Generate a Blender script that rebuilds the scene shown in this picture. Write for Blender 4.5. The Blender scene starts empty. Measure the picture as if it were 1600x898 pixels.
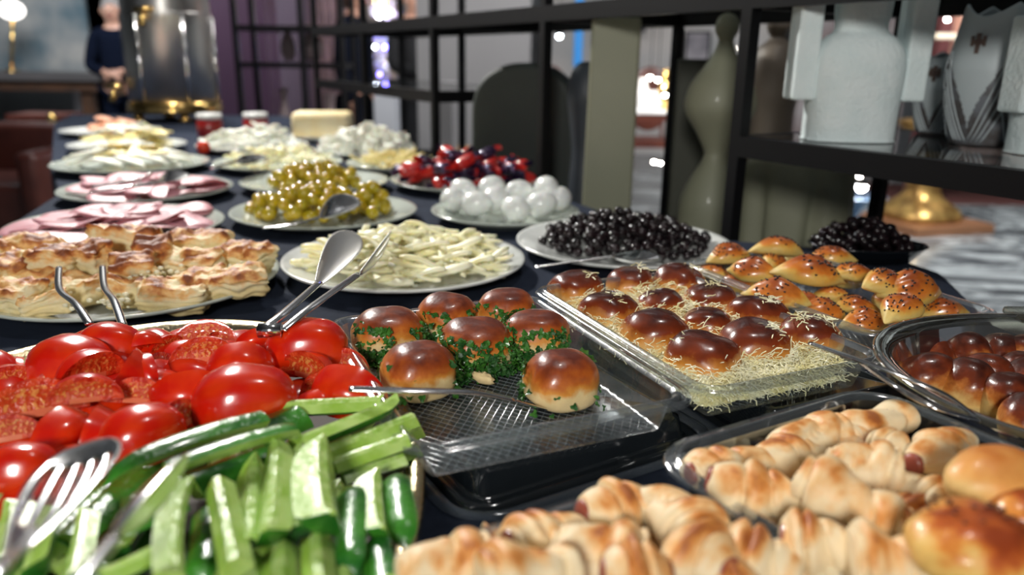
import bpy, bmesh, math, random
from mathutils import Vector, Matrix, Euler, noise
PI = math.pi
C = bpy.context.scene.collection
sc = bpy.context.scene
random.seed(7)

# ------------------------------------------------------------------ camera
F = 1200.0; PITCH = math.radians(16.6); ROLL = math.radians(0.8)
CAM = Vector((0, 0, 1.12)); ZT = 0.88
fw = Vector((0, math.cos(PITCH), -math.sin(PITCH)))
u0 = Vector((0, math.sin(PITCH), math.cos(PITCH))); r0 = Vector((1, 0, 0))
rt = r0 * math.cos(ROLL) + u0 * math.sin(ROLL)
up = -r0 * math.sin(ROLL) + u0 * math.cos(ROLL)
cam = bpy.data.cameras.new('camera'); co = bpy.data.objects.new('camera', cam); C.objects.link(co)
cam.sensor_width = 36; cam.lens = 36 * F / 1600; cam.clip_start = 0.02; cam.clip_end = 100
co.matrix_world = Matrix(((rt.x, up.x, -fw.x, CAM.x), (rt.y, up.y, -fw.y, CAM.y), (rt.z, up.z, -fw.z, CAM.z), (0, 0, 0, 1)))
cam.dof.use_dof = True; cam.dof.focus_distance = 0.56; cam.dof.aperture_fstop = 4.6; cam.dof.aperture_blades = 0
sc.camera = co

def at(px, py, z):
    """point of the horizontal plane z that the photograph shows at this pixel"""
    d = fw + rt * ((px - 800) / F) + up * ((449 - py) / F)
    t = (z - CAM.z) / d.z
    return Vector((CAM.x + d.x * t, CAM.y + d.y * t, z))

def deep(px, py, Y):
    """point at distance Y into the room"""
    d = fw + rt * ((px - 800) / F) + up * ((449 - py) / F)
    return CAM + d * (Y / d.y)

# ------------------------------------------------------------------ light
w = bpy.data.worlds.new('world'); sc.world = w; w.use_nodes = True
w.node_tree.nodes['Background'].inputs[0].default_value = (0.74, 0.80, 0.90, 1)
w.node_tree.nodes['Background'].inputs[1].default_value = 0.13
sc.view_settings.view_transform = 'Standard'; sc.view_settings.look = 'None'
sc.view_settings.exposure = 0.0; sc.view_settings.gamma = 1
def light(name, loc, target, size, power, col=(1, 1, 1), spot=None):
    l = bpy.data.lights.new(name, 'SPOT' if spot else 'AREA'); o = bpy.data.objects.new(name, l); C.objects.link(o)
    if spot: l.spot_size = math.radians(spot); l.spot_blend = 0.6; l.shadow_soft_size = size
    else: l.shape = 'DISK'; l.size = size
    l.energy = power; l.color = col; o.location = loc
    o.rotation_euler = (Vector(target) - Vector(loc)).to_track_quat('-Z', 'Y').to_euler()
    return o
light('key_downlight', (-1.15, 2.35, 2.25), (-0.05, 0.62, 0.9), 0.16, 47, (1.0, 0.97, 0.92))
light('back_downlight', (-1.5, 3.5, 2.6), (-0.75, 2.0, 0.9), 0.25, 40, (1.0, 0.97, 0.92))
light('top_downlight', (0.35, 0.75, 2.9), (0.2, 0.5, 0.9), 0.12, 8, (1.0, 0.96, 0.92))
light('front_fill', (-0.25, -1.1, 1.62), (0.35, 1.1, 0.95), 0.30, 20, (1.0, 0.98, 0.93))  # added fill behind the camera, set low to reach under the shelf
light('hall_light_left', (-3.2, 5.0, 2.9), (-4.6, 8.2, 0.8), 1.2, 110, (0.88, 0.95, 1.0))
light('hall_fill_middle', (0.2, 3.4, 2.9), (0.0, 6.5, 0.9), 1.0, 95, (1.0, 0.96, 0.94))  # fill added to brighten the partition and the middle of the hall
light('hall_fill_right', (3.2, 3.8, 2.9), (3.4, 6.0, 0.3), 1.2, 135, (0.95, 0.98, 1.0))  # another added fill, for the dark right side of the hall

# ------------------------------------------------------------------ materials
def mat(name, c, rough=0.5, metal=0.0, c2=None, nscale=8, contrast=(0.4, 0.6), coat=0, sss=0, bump=0, bscale=40, trans=0,
        emit=0, spec=0.5, sheen=0, detail=3, scl=(1, 1, 1)):
    m = bpy.data.materials.new(name); m.use_nodes = True; nt = m.node_tree; b = nt.nodes['Principled BSDF']
    b.inputs['Base Color'].default_value = (*c, 1); b.inputs['Roughness'].default_value = rough
    b.inputs['Metallic'].default_value = metal; b.inputs['Coat Weight'].default_value = coat
    b.inputs['Coat Roughness'].default_value = 0.08; b.inputs['Specular IOR Level'].default_value = spec
    b.inputs['Sheen Weight'].default_value = sheen
    if sss: b.inputs['Subsurface Weight'].default_value = sss; b.inputs['Subsurface Radius'].default_value = (0.006, 0.003, 0.0015); b.inputs['Subsurface Scale'].default_value = 1.0
    if trans: b.inputs['Transmission Weight'].default_value = trans
    if emit: b.inputs['Emission Color'].default_value = (*c, 1); b.inputs['Emission Strength'].default_value = emit
    if c2 or bump:
        tc = nt.nodes.new('ShaderNodeTexCoord'); mp = nt.nodes.new('ShaderNodeMapping'); mp.inputs['Scale'].default_value = scl
        nt.links.new(tc.outputs['Object'], mp.inputs[0])
        if c2:
            n = nt.nodes.new('ShaderNodeTexNoise'); n.inputs['Scale'].default_value = nscale; n.inputs['Detail'].default_value = detail
            r = nt.nodes.new('ShaderNodeValToRGB'); r.color_ramp.elements[0].position = contrast[0]; r.color_ramp.elements[1].position = contrast[1]
            r.color_ramp.elements[0].color = (*c, 1); r.color_ramp.elements[1].color = (*c2, 1)
            nt.links.new(mp.outputs[0], n.inputs['Vector']); nt.links.new(n.outputs['Fac'], r.inputs[0]); nt.links.new(r.outputs[0], b.inputs['Base Color'])
            if emit: nt.links.new(r.outputs[0], b.inputs['Emission Color'])
        if bump:
            n = nt.nodes.new('ShaderNodeTexNoise'); n.inputs['Scale'].default_value = bscale; n.inputs['Detail'].default_value = 4
            bp = nt.nodes.new('ShaderNodeBump'); bp.inputs['Strength'].default_value = bump; bp.inputs['Distance'].default_value = 0.002
            nt.links.new(mp.outputs[0], n.inputs['Vector']); nt.links.new(n.outputs['Fac'], bp.inputs['Height']); nt.links.new(bp.outputs[0], b.inputs['Normal'])
    return m

def zmat(name, stops, z0, z1, nscale=60, namp=0.35, rough=(0.6, 0.3), coat=0.0, bump=0.3, bscale=150, sss=0.1, axis='Z', stretch=(1, 1, 1)):
    """baked-food colour: a ramp over the height of the piece itself, roughened with noise"""
    m = bpy.data.materials.new(name); m.use_nodes = True; nt = m.node_tree; N = nt.nodes; L = nt.links; b = N['Principled BSDF']
    tc = N.new('ShaderNodeTexCoord'); sp = N.new('ShaderNodeSeparateXYZ'); L.new(tc.outputs['Object'], sp.inputs[0])
    oi = N.new('ShaderNodeObjectInfo')
    mr = N.new('ShaderNodeMapRange'); mr.clamp = False; mr.inputs['From Min'].default_value = z0; mr.inputs['From Max'].default_value = z1
    L.new(sp.outputs[axis], mr.inputs['Value'])
    ad0 = N.new('ShaderNodeVectorMath'); ad0.operation = 'ADD'
    cmb = N.new('ShaderNodeCombineXYZ'); L.new(oi.outputs['Random'], cmb.inputs[0]); L.new(oi.outputs['Random'], cmb.inputs[1])
    mp = N.new('ShaderNodeMapping'); mp.inputs['Scale'].default_value = stretch; L.new(tc.outputs['Object'], mp.inputs[0])
    L.new(mp.outputs[0], ad0.inputs[0]); L.new(cmb.outputs[0], ad0.inputs[1])
    n = N.new('ShaderNodeTexNoise'); n.inputs['Scale'].default_value = nscale; n.inputs['Detail'].default_value = 4; L.new(ad0.outputs[0], n.inputs['Vector'])
    ma = N.new('ShaderNodeMath'); ma.operation = 'MULTIPLY_ADD'; ma.inputs[1].default_value = namp * 2; ma.inputs[2].default_value = -namp; L.new(n.outputs['Fac'], ma.inputs[0])
    a2 = N.new('ShaderNodeMath'); a2.operation = 'ADD'; L.new(mr.outputs[0], a2.inputs[0]); L.new(ma.outputs[0], a2.inputs[1])
    r = N.new('ShaderNodeValToRGB'); cr = r.color_ramp
    while len(cr.elements) < len(stops): cr.elements.new(0.5)
    for e, (p, c) in zip(cr.elements, stops): e.position = p; e.color = (*c, 1)
    L.new(a2.outputs[0], r.inputs[0]); L.new(r.outputs[0], b.inputs['Base Color'])
    rr = N.new('ShaderNodeMapRange'); rr.inputs['To Min'].default_value = rough[0]; rr.inputs['To Max'].default_value = rough[1]
    rr.inputs['From Min'].default_value = 0.35; rr.inputs['From Max'].default_value = 0.7
    L.new(a2.outputs[0], rr.inputs['Value']); L.new(rr.outputs[0], b.inputs['Roughness'])
    if coat:
        rc = N.new('ShaderNodeMapRange'); rc.inputs['From Min'].default_value = 0.4; rc.inputs['From Max'].default_value = 0.7; rc.inputs['To Max'].default_value = coat
        L.new(a2.outputs[0], rc.inputs['Value']); L.new(rc.outputs[0], b.inputs['Coat Weight']); b.inputs['Coat Roughness'].default_value = 0.12
    if sss: b.inputs['Subsurface Weight'].default_value = sss; b.inputs['Subsurface Radius'].default_value = (0.005, 0.003, 0.0015); b.inputs['Subsurface Scale'].default_value = 1.0
    nb = N.new('ShaderNodeTexNoise'); nb.inputs['Scale'].default_value = bscale; nb.inputs['Detail'].default_value = 5; L.new(ad0.outputs[0], nb.inputs['Vector'])
    bp = N.new('ShaderNodeBump'); bp.inputs['Strength'].default_value = bump; bp.inputs['Distance'].default_value = 0.0015
    L.new(nb.outputs['Fac'], bp.inputs['Height']); L.new(bp.outputs[0], b.inputs['Normal'])
    return m

def clear_plastic(name, tint=(0.93, 0.96, 0.97), haze=0.04, hazecol=(0.7, 0.8, 0.85), rough=0.06, bscale=0, bstr=0.3, cap=0.7):
    m = bpy.data.materials.new(name); m.use_nodes = True; nt = m.node_tree; N = nt.nodes; L = nt.links; N.clear()
    out = N.new('ShaderNodeOutputMaterial'); tr = N.new('ShaderNodeBsdfTransparent'); tr.inputs[0].default_value = (*tint, 1)
    gl = N.new('ShaderNodeBsdfGlossy'); gl.inputs['Roughness'].default_value = rough; gl.inputs['Color'].default_value = (1, 1, 1, 1)
    df = N.new('ShaderNodeBsdfDiffuse'); df.inputs[0].default_value = (*hazecol, 1)
    fr = N.new('ShaderNodeFresnel'); fr.inputs[0].default_value = 1.5
    mx = N.new('ShaderNodeMixShader'); mx.inputs[0].default_value = haze
    L.new(tr.outputs[0], mx.inputs[1]); L.new(df.outputs[0], mx.inputs[2])
    m2 = N.new('ShaderNodeMixShader'); ml = N.new('ShaderNodeMath'); ml.operation = 'MULTIPLY_ADD'; ml.inputs[1].default_value = 1.0; ml.inputs[2].default_value = 0.0; ml.use_clamp = True
    mc = N.new('ShaderNodeMath'); mc.operation = 'MINIMUM'; mc.inputs[1].default_value = cap
    L.new(fr.outputs[0], ml.inputs[0]); L.new(ml.outputs[0], mc.inputs[0]); L.new(mc.outputs[0], m2.inputs[0]); L.new(mx.outputs[0], m2.inputs[1]); L.new(gl.outputs[0], m2.inputs[2]); L.new(m2.outputs[0], out.inputs[0])
    if bscale:
        tc = N.new('ShaderNodeTexCoord'); n = N.new('ShaderNodeTexNoise'); n.inputs['Scale'].default_value = bscale; L.new(tc.outputs['Object'], n.inputs['Vector'])
        bp = N.new('ShaderNodeBump'); bp.inputs['Strength'].default_value = bstr; bp.inputs['Distance'].default_value = 0.001
        L.new(n.outputs['Fac'], bp.inputs['Height']); L.new(bp.outputs[0], gl.inputs['Normal']); L.new(bp.outputs[0], fr.inputs['Normal'])
    return m

PLATE = mat('melamine_pale_green', (0.54, 0.59, 0.53), 0.18, coat=0.5)
PLATEW = mat('melamine_white', (0.70, 0.73, 0.70), 0.18, c2=(0.80, 0.82, 0.80), nscale=30, coat=0.5)
CHROME = mat('chrome', (0.80, 0.80, 0.80), 0.16, 1.0)
STEEL = mat('brushed_steel', (0.62, 0.60, 0.57), 0.34, 1.0, c2=(0.48, 0.47, 0.45), nscale=6)
SATIN = mat('satin_steel', (0.85, 0.84, 0.80), 0.36, 1.0)
BRASS = mat('brass', (0.75, 0.50, 0.18), 0.2, 1.0)
GOLDRIM = mat('warm_metal_rim', (0.80, 0.66, 0.42), 0.22, 1.0, bump=0.4, bscale=400)
CLOTH = mat('navy_cloth', (0.017, 0.023, 0.040), 0.9, c2=(0.022, 0.030, 0.050), nscale=30, bump=0.3, bscale=700, spec=0.12)
BLACKM = mat('black_steel', (0.004, 0.004, 0.005), 0.5, spec=0.2)
BLACKP = mat('black_plastic', (0.006, 0.008, 0.010), 0.12, coat=0.4)
PLAST = clear_plastic('clear_plastic', haze=0.016, rough=0.28, bscale=120, bstr=0.8, cap=0.22)
GRIDM = clear_plastic('embossed_plastic', haze=0.10, rough=0.25, cap=0.4)
PLASTR = clear_plastic('clear_plastic_rim', haze=0.05, rough=0.12, bscale=60, cap=0.45)
SMOKED = clear_plastic('dark_clear_plastic', tint=(0.30, 0.33, 0.36), haze=0.03, hazecol=(0.2, 0.22, 0.25), rough=0.08)
GLASSR = clear_plastic('casserole_glass', tint=(0.72, 0.72, 0.66), haze=0.03, hazecol=(0.5, 0.45, 0.35), rough=0.04)
SKIN_T = mat('tomato_skin', (0.60, 0.010, 0.002), 0.22, c2=(0.72, 0.040, 0.003), nscale=28, coat=0.45, sss=0.08, bump=0.08, bscale=60)
FLESH_T = mat('tomato_flesh', (0.52, 0.018, 0.005), 0.25, c2=(0.72, 0.075, 0.018), nscale=110, coat=0.5, sss=0.2, bump=0.7, bscale=260)
SEED_T = mat('tomato_seed_pulp', (0.60, 0.06, 0.012), 0.2, coat=0.6, sss=0.2, c2=(0.80, 0.32, 0.08), nscale=260, contrast=(0.52, 0.62), bump=0.8, bscale=240)
PITH_T = mat('tomato_core', (0.70, 0.16, 0.07), 0.4, sss=0.1)
SKIN_C = mat('cucumber_skin', (0.012, 0.11, 0.012), 0.28, c2=(0.05, 0.24, 0.02), nscale=35, coat=0.4, bump=0.5, bscale=220)
FLESH_C = mat('cucumber_flesh', (0.30, 0.50, 0.06), 0.34, c2=(0.46, 0.64, 0.18), nscale=50, coat=0.08, sss=0.25, bump=0.2, bscale=200)
CORE_C = mat('cucumber_seed_core', (0.52, 0.70, 0.24), 0.25, c2=(0.34, 0.55, 0.10), nscale=160, coat=0.1, sss=0.2, bump=0.5, bscale=260)

# ------------------------------------------------------------------ object helpers
def tag(o, label=None, cat=None, group=None, kind=None):
    if label: o['label'] = label
    if cat: o['category'] = cat
    if group: o['group'] = group
    if kind: o['kind'] = kind
    return o
def mesh(name, verts, faces, mats, fm=None, smooth=True, parent=None, link=True):
    me = bpy.data.meshes.new(name); me.from_pydata([tuple(v) for v in verts], [], faces)
    if not isinstance(mats, (list, tuple)): mats = [mats]
    for m in mats: me.materials.append(m)
    if fm: me.polygons.foreach_set('material_index', fm)
    me.polygons.foreach_set('use_smooth', [smooth] * len(me.polygons)); me.update()
    o = bpy.data.objects.new(name, me)
    if link: C.objects.link(o)
    if parent: o.parent = parent
    return o
def empty(name, loc=(0, 0, 0), rz=0):
    o = bpy.data.objects.new(name, None); C.objects.link(o); o.location = loc; o.rotation_euler = (0, 0, rz); o.empty_display_size = 0.02
    return o
def copy_tree(o, parent=None):
    c = o.copy(); C.objects.link(c)
    if parent: c.parent = parent
    for ch in list(o.children): copy_tree(ch, c)
    return c
class Proto:
    """first use hands out the thing itself, later uses hand out copies"""
    def __init__(s, o): s.o = o; s.used = False
    def get(s):
        if not s.used: s.used = True; return s.o
        return copy_tree(s.o)
def place(o, loc, rot=(0, 0, 0), scale=None):
    o.location = loc; o.rotation_euler = rot if isinstance(rot, Euler) else Euler(rot)
    if scale is not None: o.scale = scale if hasattr(scale, '__len__') else (scale,) * 3
    return o

def g_box(x0, y0, z0, x1, y1, z1):
    v = [(x, y, z) for z in (z0, z1) for y in (y0, y1) for x in (x0, x1)]
    return v, [(0, 2, 3, 1), (4, 5, 7, 6), (0, 1, 5, 4), (2, 6, 7, 3), (0, 4, 6, 2), (1, 3, 7, 5)]
def join(parts):
    V = []; Fc = []
    for v, f in parts:
        n = len(V); V += list(v); Fc += [tuple(i + n for i in q) for q in f]
    return V, Fc
def xform(g, M):
    return [M @ Vector(p) for p in g[0]], g[1]
def g_lathe(prof, n=32, sx=1, sy=1, cap=True, power=2.0):
    V = []; Fc = []
    for r, z in prof:
        for i in range(n):
            a = 2 * PI * i / n; c, s = math.cos(a), math.sin(a)
            if power != 2.0:
                k = (abs(c) ** power + abs(s) ** power) ** (-1 / power); c *= k; s *= k
            V.append((r * c * sx, r * s * sy, z))
    for k in range(len(prof) - 1):
        for i in range(n):
            j = (i + 1) % n; Fc.append((k * n + i, k * n + j, (k + 1) * n + j, (k + 1) * n + i))
    if cap:
        if prof[0][0] > 1e-5: Fc.append(tuple(range(n))[::-1])
        if prof[-1][0] > 1e-5: Fc.append(tuple((len(prof) - 1) * n + i for i in range(n)))
    return V, Fc
def g_ball(f, nu=20, nv=12):
    """closed surface: f(theta, phi) -> point, phi from -90 to 90 degrees"""
    V = [f(0, -PI / 2)]; Fc = []
    for j in range(1, nv):
        ph = -PI / 2 + PI * j / nv
        for i in range(nu): V.append(f(2 * PI * i / nu, ph))
    V.append(f(0, PI / 2)); top = len(V) - 1
    for i in range(nu):
        k = (i + 1) % nu
        Fc.append((0, 1 + k, 1 + i))
        for j in range(nv - 2):
            a = 1 + j * nu; b = a + nu; Fc.append((a + i, a + k, b + k, b + i))
        a = 1 + (nv - 2) * nu; Fc.append((a + i, a + k, top))
    return V, Fc
def g_sphere(r, c=(0, 0, 0), nu=12, nv=8, s=(1, 1, 1)):
    return g_ball(lambda t, p: Vector((c[0] + r * s[0] * math.cos(p) * math.cos(t), c[1] + r * s[1] * math.cos(p) * math.sin(t), c[2] + r * s[2] * math.sin(p))), nu, nv)
def frame(d, upv=Vector((0, 0, 1))):
    d = d.normalized(); s = d.cross(upv)
    if s.length < 1e-5: s = Vector((1, 0, 0))
    s.normalize(); return s, s.cross(d).normalized()
def g_tube(pts, rad, n=8, flat=1.0, upv=Vector((0, 0, 1))):
    pts = [Vector(p) for p in pts]; V = []; Fc = []
    for i, p in enumerate(pts):
        d = (pts[min(i + 1, len(pts) - 1)] - pts[max(i - 1, 0)]); s, u = frame(d, upv)
        r = rad[i] if hasattr(rad, '__len__') else rad
        for k in range(n):
            a = 2 * PI * k / n; V.append(p + s * (r * math.cos(a)) + u * (r * flat * math.sin(a)))
    m = len(pts)
    for i in range(m - 1):
        for k in range(n):
            j = (k + 1) % n; Fc.append((i * n + k, i * n + j, (i + 1) * n + j, (i + 1) * n + k))
    Fc.append(tuple(range(n))[::-1]); Fc.append(tuple((m - 1) * n + k for k in range(n)))
    return V, Fc
def spline(pts, n=8):
    pts = [Vector(p) for p in pts]; out = []
    P = [pts[0]] + pts + [pts[-1]]
    for i in range(1, len(P) - 2):
        for k in range(n):
            t = k / n; a, b, c, d = P[i - 1], P[i], P[i + 1], P[i + 2]
            out.append(0.5 * ((2 * b) + (c - a) * t + (2 * a - 5 * b + 4 * c - d) * t * t + (3 * b - a - 3 * c + d) * t ** 3))
    out.append(pts[-1]); return out
def nz(p, s=1.0): return noise.noise(Vector(p) * s)

def heap(n, R, r, cx, cy, z0, hmax=0.05, sy=1.0, squash=0.9, seed=1, spread=0.55):
    rnd = random.Random(seed); out = []
    tries = 0
    while len(out) < n and tries < n * 60:
        tries += 1
        a = rnd.uniform(0, 2 * PI); q = R * (rnd.random() ** spread)
        x = q * math.cos(a); y = q * math.sin(a) * sy; z = r
        for (X, Y, Z) in out:
            d2 = (X - x) ** 2 + (Y - y) ** 2
            if d2 < 4 * r * r: z = max(z, Z + math.sqrt(4 * r * r - d2) * squash)
        if z > hmax * (1 - (q / R) ** 2 * 0.75) + r * 0.9: continue
        out.append((x, y, z))
    return [Vector((cx + x, cy + y, z0 + z)) for x, y, z in out]

# ------------------------------------------------------------------ setting
marble = bpy.data.materials.new('marble_floor'); marble.use_nodes = True
nt = marble.node_tree; N = nt.nodes; L = nt.links; b = N['Principled BSDF']; b.inputs['Roughness'].default_value = 0.12
tc = N.new('ShaderNodeTexCoord'); mp = N.new('ShaderNodeMapping'); mp.inputs['Rotation'].default_value = (0, 0, 0.5); mp.inputs['Scale'].default_value = (0.9, 2.4, 1)
n1 = N.new('ShaderNodeTexNoise'); n1.inputs['Scale'].default_value = 1.0; n1.inputs['Detail'].default_value = 8; n1.inputs['Distortion'].default_value = 1.6
r1 = N.new('ShaderNodeValToRGB'); cr = r1.color_ramp
for p, c in ((0.40, (0.012, 0.014, 0.02)), (0.47, (0.16, 0.17, 0.18)), (0.52, (0.50, 0.54, 0.54)), (0.57, (0.10, 0.11, 0.12)), (0.64, (0.58, 0.62, 0.62))):
    e = cr.elements.new(p); e.color = (*c, 1)
cr.elements.remove(cr.elements[0]); cr.elements[-1].color = (0.03, 0.03, 0.04, 1)
L.new(tc.outputs['Object'], mp.inputs[0]); L.new(mp.outputs[0], n1.inputs['Vector']); L.new(n1.outputs['Fac'], r1.inputs[0]); L.new(r1.outputs[0], b.inputs['Base Color'])
def solid(name, g, m, parent=None, smooth=False, **k): return mesh(name, g[0], g[1], m, smooth=smooth, parent=parent, **k)
floor = solid('floor', g_box(-8, -3, -0.1, 10, 12.2, 0), marble); floor['kind'] = 'structure'
WALLG = mat('grey_wall', (0.16, 0.17, 0.18), 0.8, c2=(0.22, 0.23, 0.24), nscale=1.2)
WALLW = mat('pale_wall', (0.5, 0.47, 0.45), 0.8, c2=(0.40, 0.40, 0.40), nscale=1.0)
WALLM = mat('maroon_wall', (0.16, 0.03, 0.035), 0.7)
PURP = mat('aubergine_panel', (0.05, 0.018, 0.045), 0.6)
o = solid('wall_back', g_box(-8, 12.0, 0, 10, 12.2, 3.4), WALLG); o['kind'] = 'structure'
o = solid('wall_left', g_box(-8, -3, 0, -7.8, 12.0, 3.4), WALLG); o['kind'] = 'structure'
o = solid('wall_right', g_box(9.8, -3, 0, 10, 12.0, 3.4), WALLM); o['kind'] = 'structure'
o = solid('ceiling', g_box(-8, -3, 3.3, 10, 12.2, 3.4), WALLG); o['kind'] = 'structure'

# buffet table and its cloth
poly = [(-0.45, -0.02), (-0.62, 0.45), (-0.71, 1.03), (-0.81, 1.36), (-1.0, 1.66), (-1.62, 2.75), (-1.78, 3.15), (-0.96, 3.25), (-0.44, 2.33), (-0.22, 1.94), (0.03, 1.50), (0.15, 1.25),
        (0.285, 1.055), (0.49, 0.985), (0.515, 0.89), (0.466, 0.70), (0.495, 0.60), (0.545, 0.50), (0.60, 0.10), (0.50, -0.02)]
V = []; Fc = []; n = len(poly); cxy = Vector((-0.3, 1.3))
def off(p, d):
    q = Vector(p) - cxy; return Vector(p) + q.normalized() * d
rings = [(-0.004, ZT), (0.0, ZT - 0.002), (0.004, ZT - 0.010), (0.012, ZT - 0.2), (0.02, 0.5), (0.03, 0.06)]
sub = []
for i in range(n):
    a, c2 = Vector(poly[i]), Vector(poly[(i + 1) % n])
    for k in range(8): sub.append(a.lerp(c2, k / 8))
m_ = len(sub)
for d, z in rings:
    for i, p in enumerate(sub):
        fold = (0.016 * math.sin(i * 1.35) + 0.008 * math.sin(i * 2.9)) * min(1, max(0, (ZT - 0.01 - z) * 4))
        q = off(p, d + fold); V.append((q.x, q.y, z))
for k in range(len(rings) - 1):
    for i in range(m_): j = (i + 1) % m_; Fc.append((k * m_ + j, k * m_ + i, (k + 1) * m_ + i, (k + 1) * m_ + j))
Fc.append(tuple(range(m_)))
bmx = bmesh.new(); me = bpy.data.meshes.new('tablecloth'); me.from_pydata(V, [], Fc); me.materials.append(CLOTH)
o = bpy.data.objects.new('tablecloth', me); C.objects.link(o); bmx.from_mesh(me)
bmesh.ops.triangulate(bmx, faces=[f for f in bmx.faces if len(f.verts) > 4]); bmesh.ops.recalc_face_normals(bmx, faces=bmx.faces); bmx.to_mesh(me); bmx.free()
tag(o, 'dark navy tablecloth covering the whole long buffet table', 'tablecloth')
tb = empty('buffet_table', (-0.3, 1.3, 0)); tag(tb, 'long buffet table hidden under the navy tablecloth', 'table')
TW = mat('dark_wood', (0.05, 0.025, 0.015), 0.5, c2=(0.09, 0.04, 0.02), nscale=6)
V = [(x - (-0.3) - 0.012 * (1 if x > -0.3 else -1), y - 1.3 - 0.012 * (1 if y > 1.3 else -1), z) for z in (0.84, 0.868) for x, y in poly]
mesh('table_top', V, [tuple(range(n))[::-1], tuple(range(n, 2 * n))] + [(i, (i + 1) % n, n + (i + 1) % n, n + i) for i in range(n)], TW, smooth=False, parent=tb)
for x, y in ((-0.2, -1.15), (0.75, -1.15), (-0.3, 0.0), (0.3, -0.2), (-1.25, 1.75), (-0.75, 1.75)):
    solid('leg', g_box(x - 0.025, y - 0.025, 0, x + 0.025, y + 0.025, 0.84), TW, tb)

# ------------------------------------------------------------------ plates
def plate(c, R, label, m=PLATE, name='dinner_plate', grp='round plates along the buffet'):
    prof = [(0.0, 0.004), (R * 0.60, 0.004), (R * 0.68, 0.006), (R * 0.80, 0.0115), (R * 0.97, 0.0175), (R, 0.0185), (R * 1.004, 0.0170), (R * 0.99, 0.0150), (R * 0.80, 0.0075), (R * 0.66, 0.001), (R * 0.64, 0.0), (R * 0.60, 0.0), (R * 0.58, 0.0015), (0, 0.0015)]
    g = g_lathe(prof, 72, cap=False)
    o = mesh(name, g[0], g[1], m); o.location = (c[0], c[1], ZT); tag(o, label, 'plate', grp); return o
P_past = (-0.399, 0.775, 0.148); P_ham = (-0.54, 1.03, 0.137); P_ham2 = (-0.635, 1.325, 0.14); P_gol = (-0.285, 1.148, 0.138); P_gol2 = (-0.370, 1.43, 0.135)
P_chs = (-0.125, 0.865, 0.139); P_egg = (-0.012, 1.165, 0.113); P_blk = (0.142, 0.968, 0.137); P_cdy = (-0.095, 1.475, 0.14); P_sl = (-0.815, 1.645, 0.155); P_shr = (-0.515, 1.69, 0.137)
P_yel = (-0.262, 1.70, 0.105); P_cub = (-0.37, 1.95, 0.125); P_bk = (-0.99, 1.99, 0.14); P_bk2 = (-0.68, 2.02, 0.14); P_bk3 = (-1.22, 2.36, 0.14); P_but = (-0.56, 2.29, 0.10)
plate(P_past, P_past[2], 'pale green plate piled with browned layered pastry squares')
plate(P_ham, P_ham[2], 'pale green plate of pink ham slices just behind the layered pastry')
plate(P_ham2, P_ham2[2], 'pale plate of ham slices with dark tongs, the further ham plate')
plate(P_gol, P_gol[2], 'pale green plate under the nearer heap of green olives with the spoon')
plate(P_gol2, P_gol2[2], 'pale green plate behind the green olives, half hidden by them')
plate(P_chs, P_chs[2], 'white plate with fine grey flecks under the pale cheese strips', PLATEW)
plate(P_egg, P_egg[2], 'small pale plate holding the peeled boiled eggs')
plate(P_blk, P_blk[2], 'wide white plate under the heap of black olives', PLATEW)
plate(P_cdy, P_cdy[2], 'pale plate of red and dark wrapped sweets by the shelf')
plate(P_sl, P_sl[2], 'plate of white and yellow cheese slices at the left edge')
plate(P_shr, P_shr[2], 'plate of pale string cheese behind the green olives')
plate(P_yel, P_yel[2], 'small plate of grated yellow cheese beside the sweets')
plate(P_cub, P_cub[2], 'plate of white cheese cubes near the shelf posts', PLATEW)
plate(P_bk, P_bk[2], 'plate of mixed yellow cheese behind the cheese slices', PLATEW)
plate(P_bk2, P_bk2[2], 'plate of pale crumbled cheese in front of the butter block', PLATEW)
plate(P_bk3, P_bk3[2], 'plate of orange salmon slices at the far left, by the steel urn', PLATEW)
plate(P_but, P_but[2], 'plate carrying the big pale block of cheese', PLATEW)

# big oval metal platter for the tomatoes and cucumbers
OC = Vector((-0.238, 0.330)); OA, OB = 0.193, 0.288; OR = math.radians(2.5)
def in_oval(x, y):
    q = Matrix.Rotation(-OR, 2) @ (Vector((x, y)) - OC); return (q.x / OA) ** 2 + (q.y / OB) ** 2
pt = empty('serving_platter', (OC.x, OC.y, ZT), OR); tag(pt, 'large oval metal platter with beaded rim under tomatoes and cucumbers', 'platter')
prof = [(0.0, 0.003), (0.80, 0.003), (0.86, 0.007), (0.93, 0.018), (1.0, 0.021), (1.0, 0.019), (0.93, 0.014), (0.86, 0.003), (0.82, 0.0), (0, 0.0)]
g = g_lathe(prof, 96, OA, OB, cap=False, power=2.02); mesh('platter_body', *g, mat('dull_platter_metal', (0.16, 0.15, 0.14), 0.75, 0.2, spec=0.1), parent=pt)
g = g_lathe([(0.955, 0.0195), (0.965, 0.0225), (0.985, 0.0245), (1.005, 0.0235), (1.012, 0.020), (1.0, 0.018)], 128, OA, OB, cap=False, power=2.02); mesh('rim', *g, GOLDRIM, parent=pt)
parts = []
for i in range(260):
    a = 2 * PI * i / 260; c_, s_ = math.cos(a), math.sin(a); k = (abs(c_) ** 2.02 + abs(s_) ** 2.02) ** (-1 / 2.02) * 0.945
    parts.append(g_sphere(0.0016, (OA * c_ * k, OB * s_ * k, 0.0195), 6, 4))
g = join(parts); o = mesh('beading', *g, GOLDRIM, parent=pt); o['kind'] = 'stuff'

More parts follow.
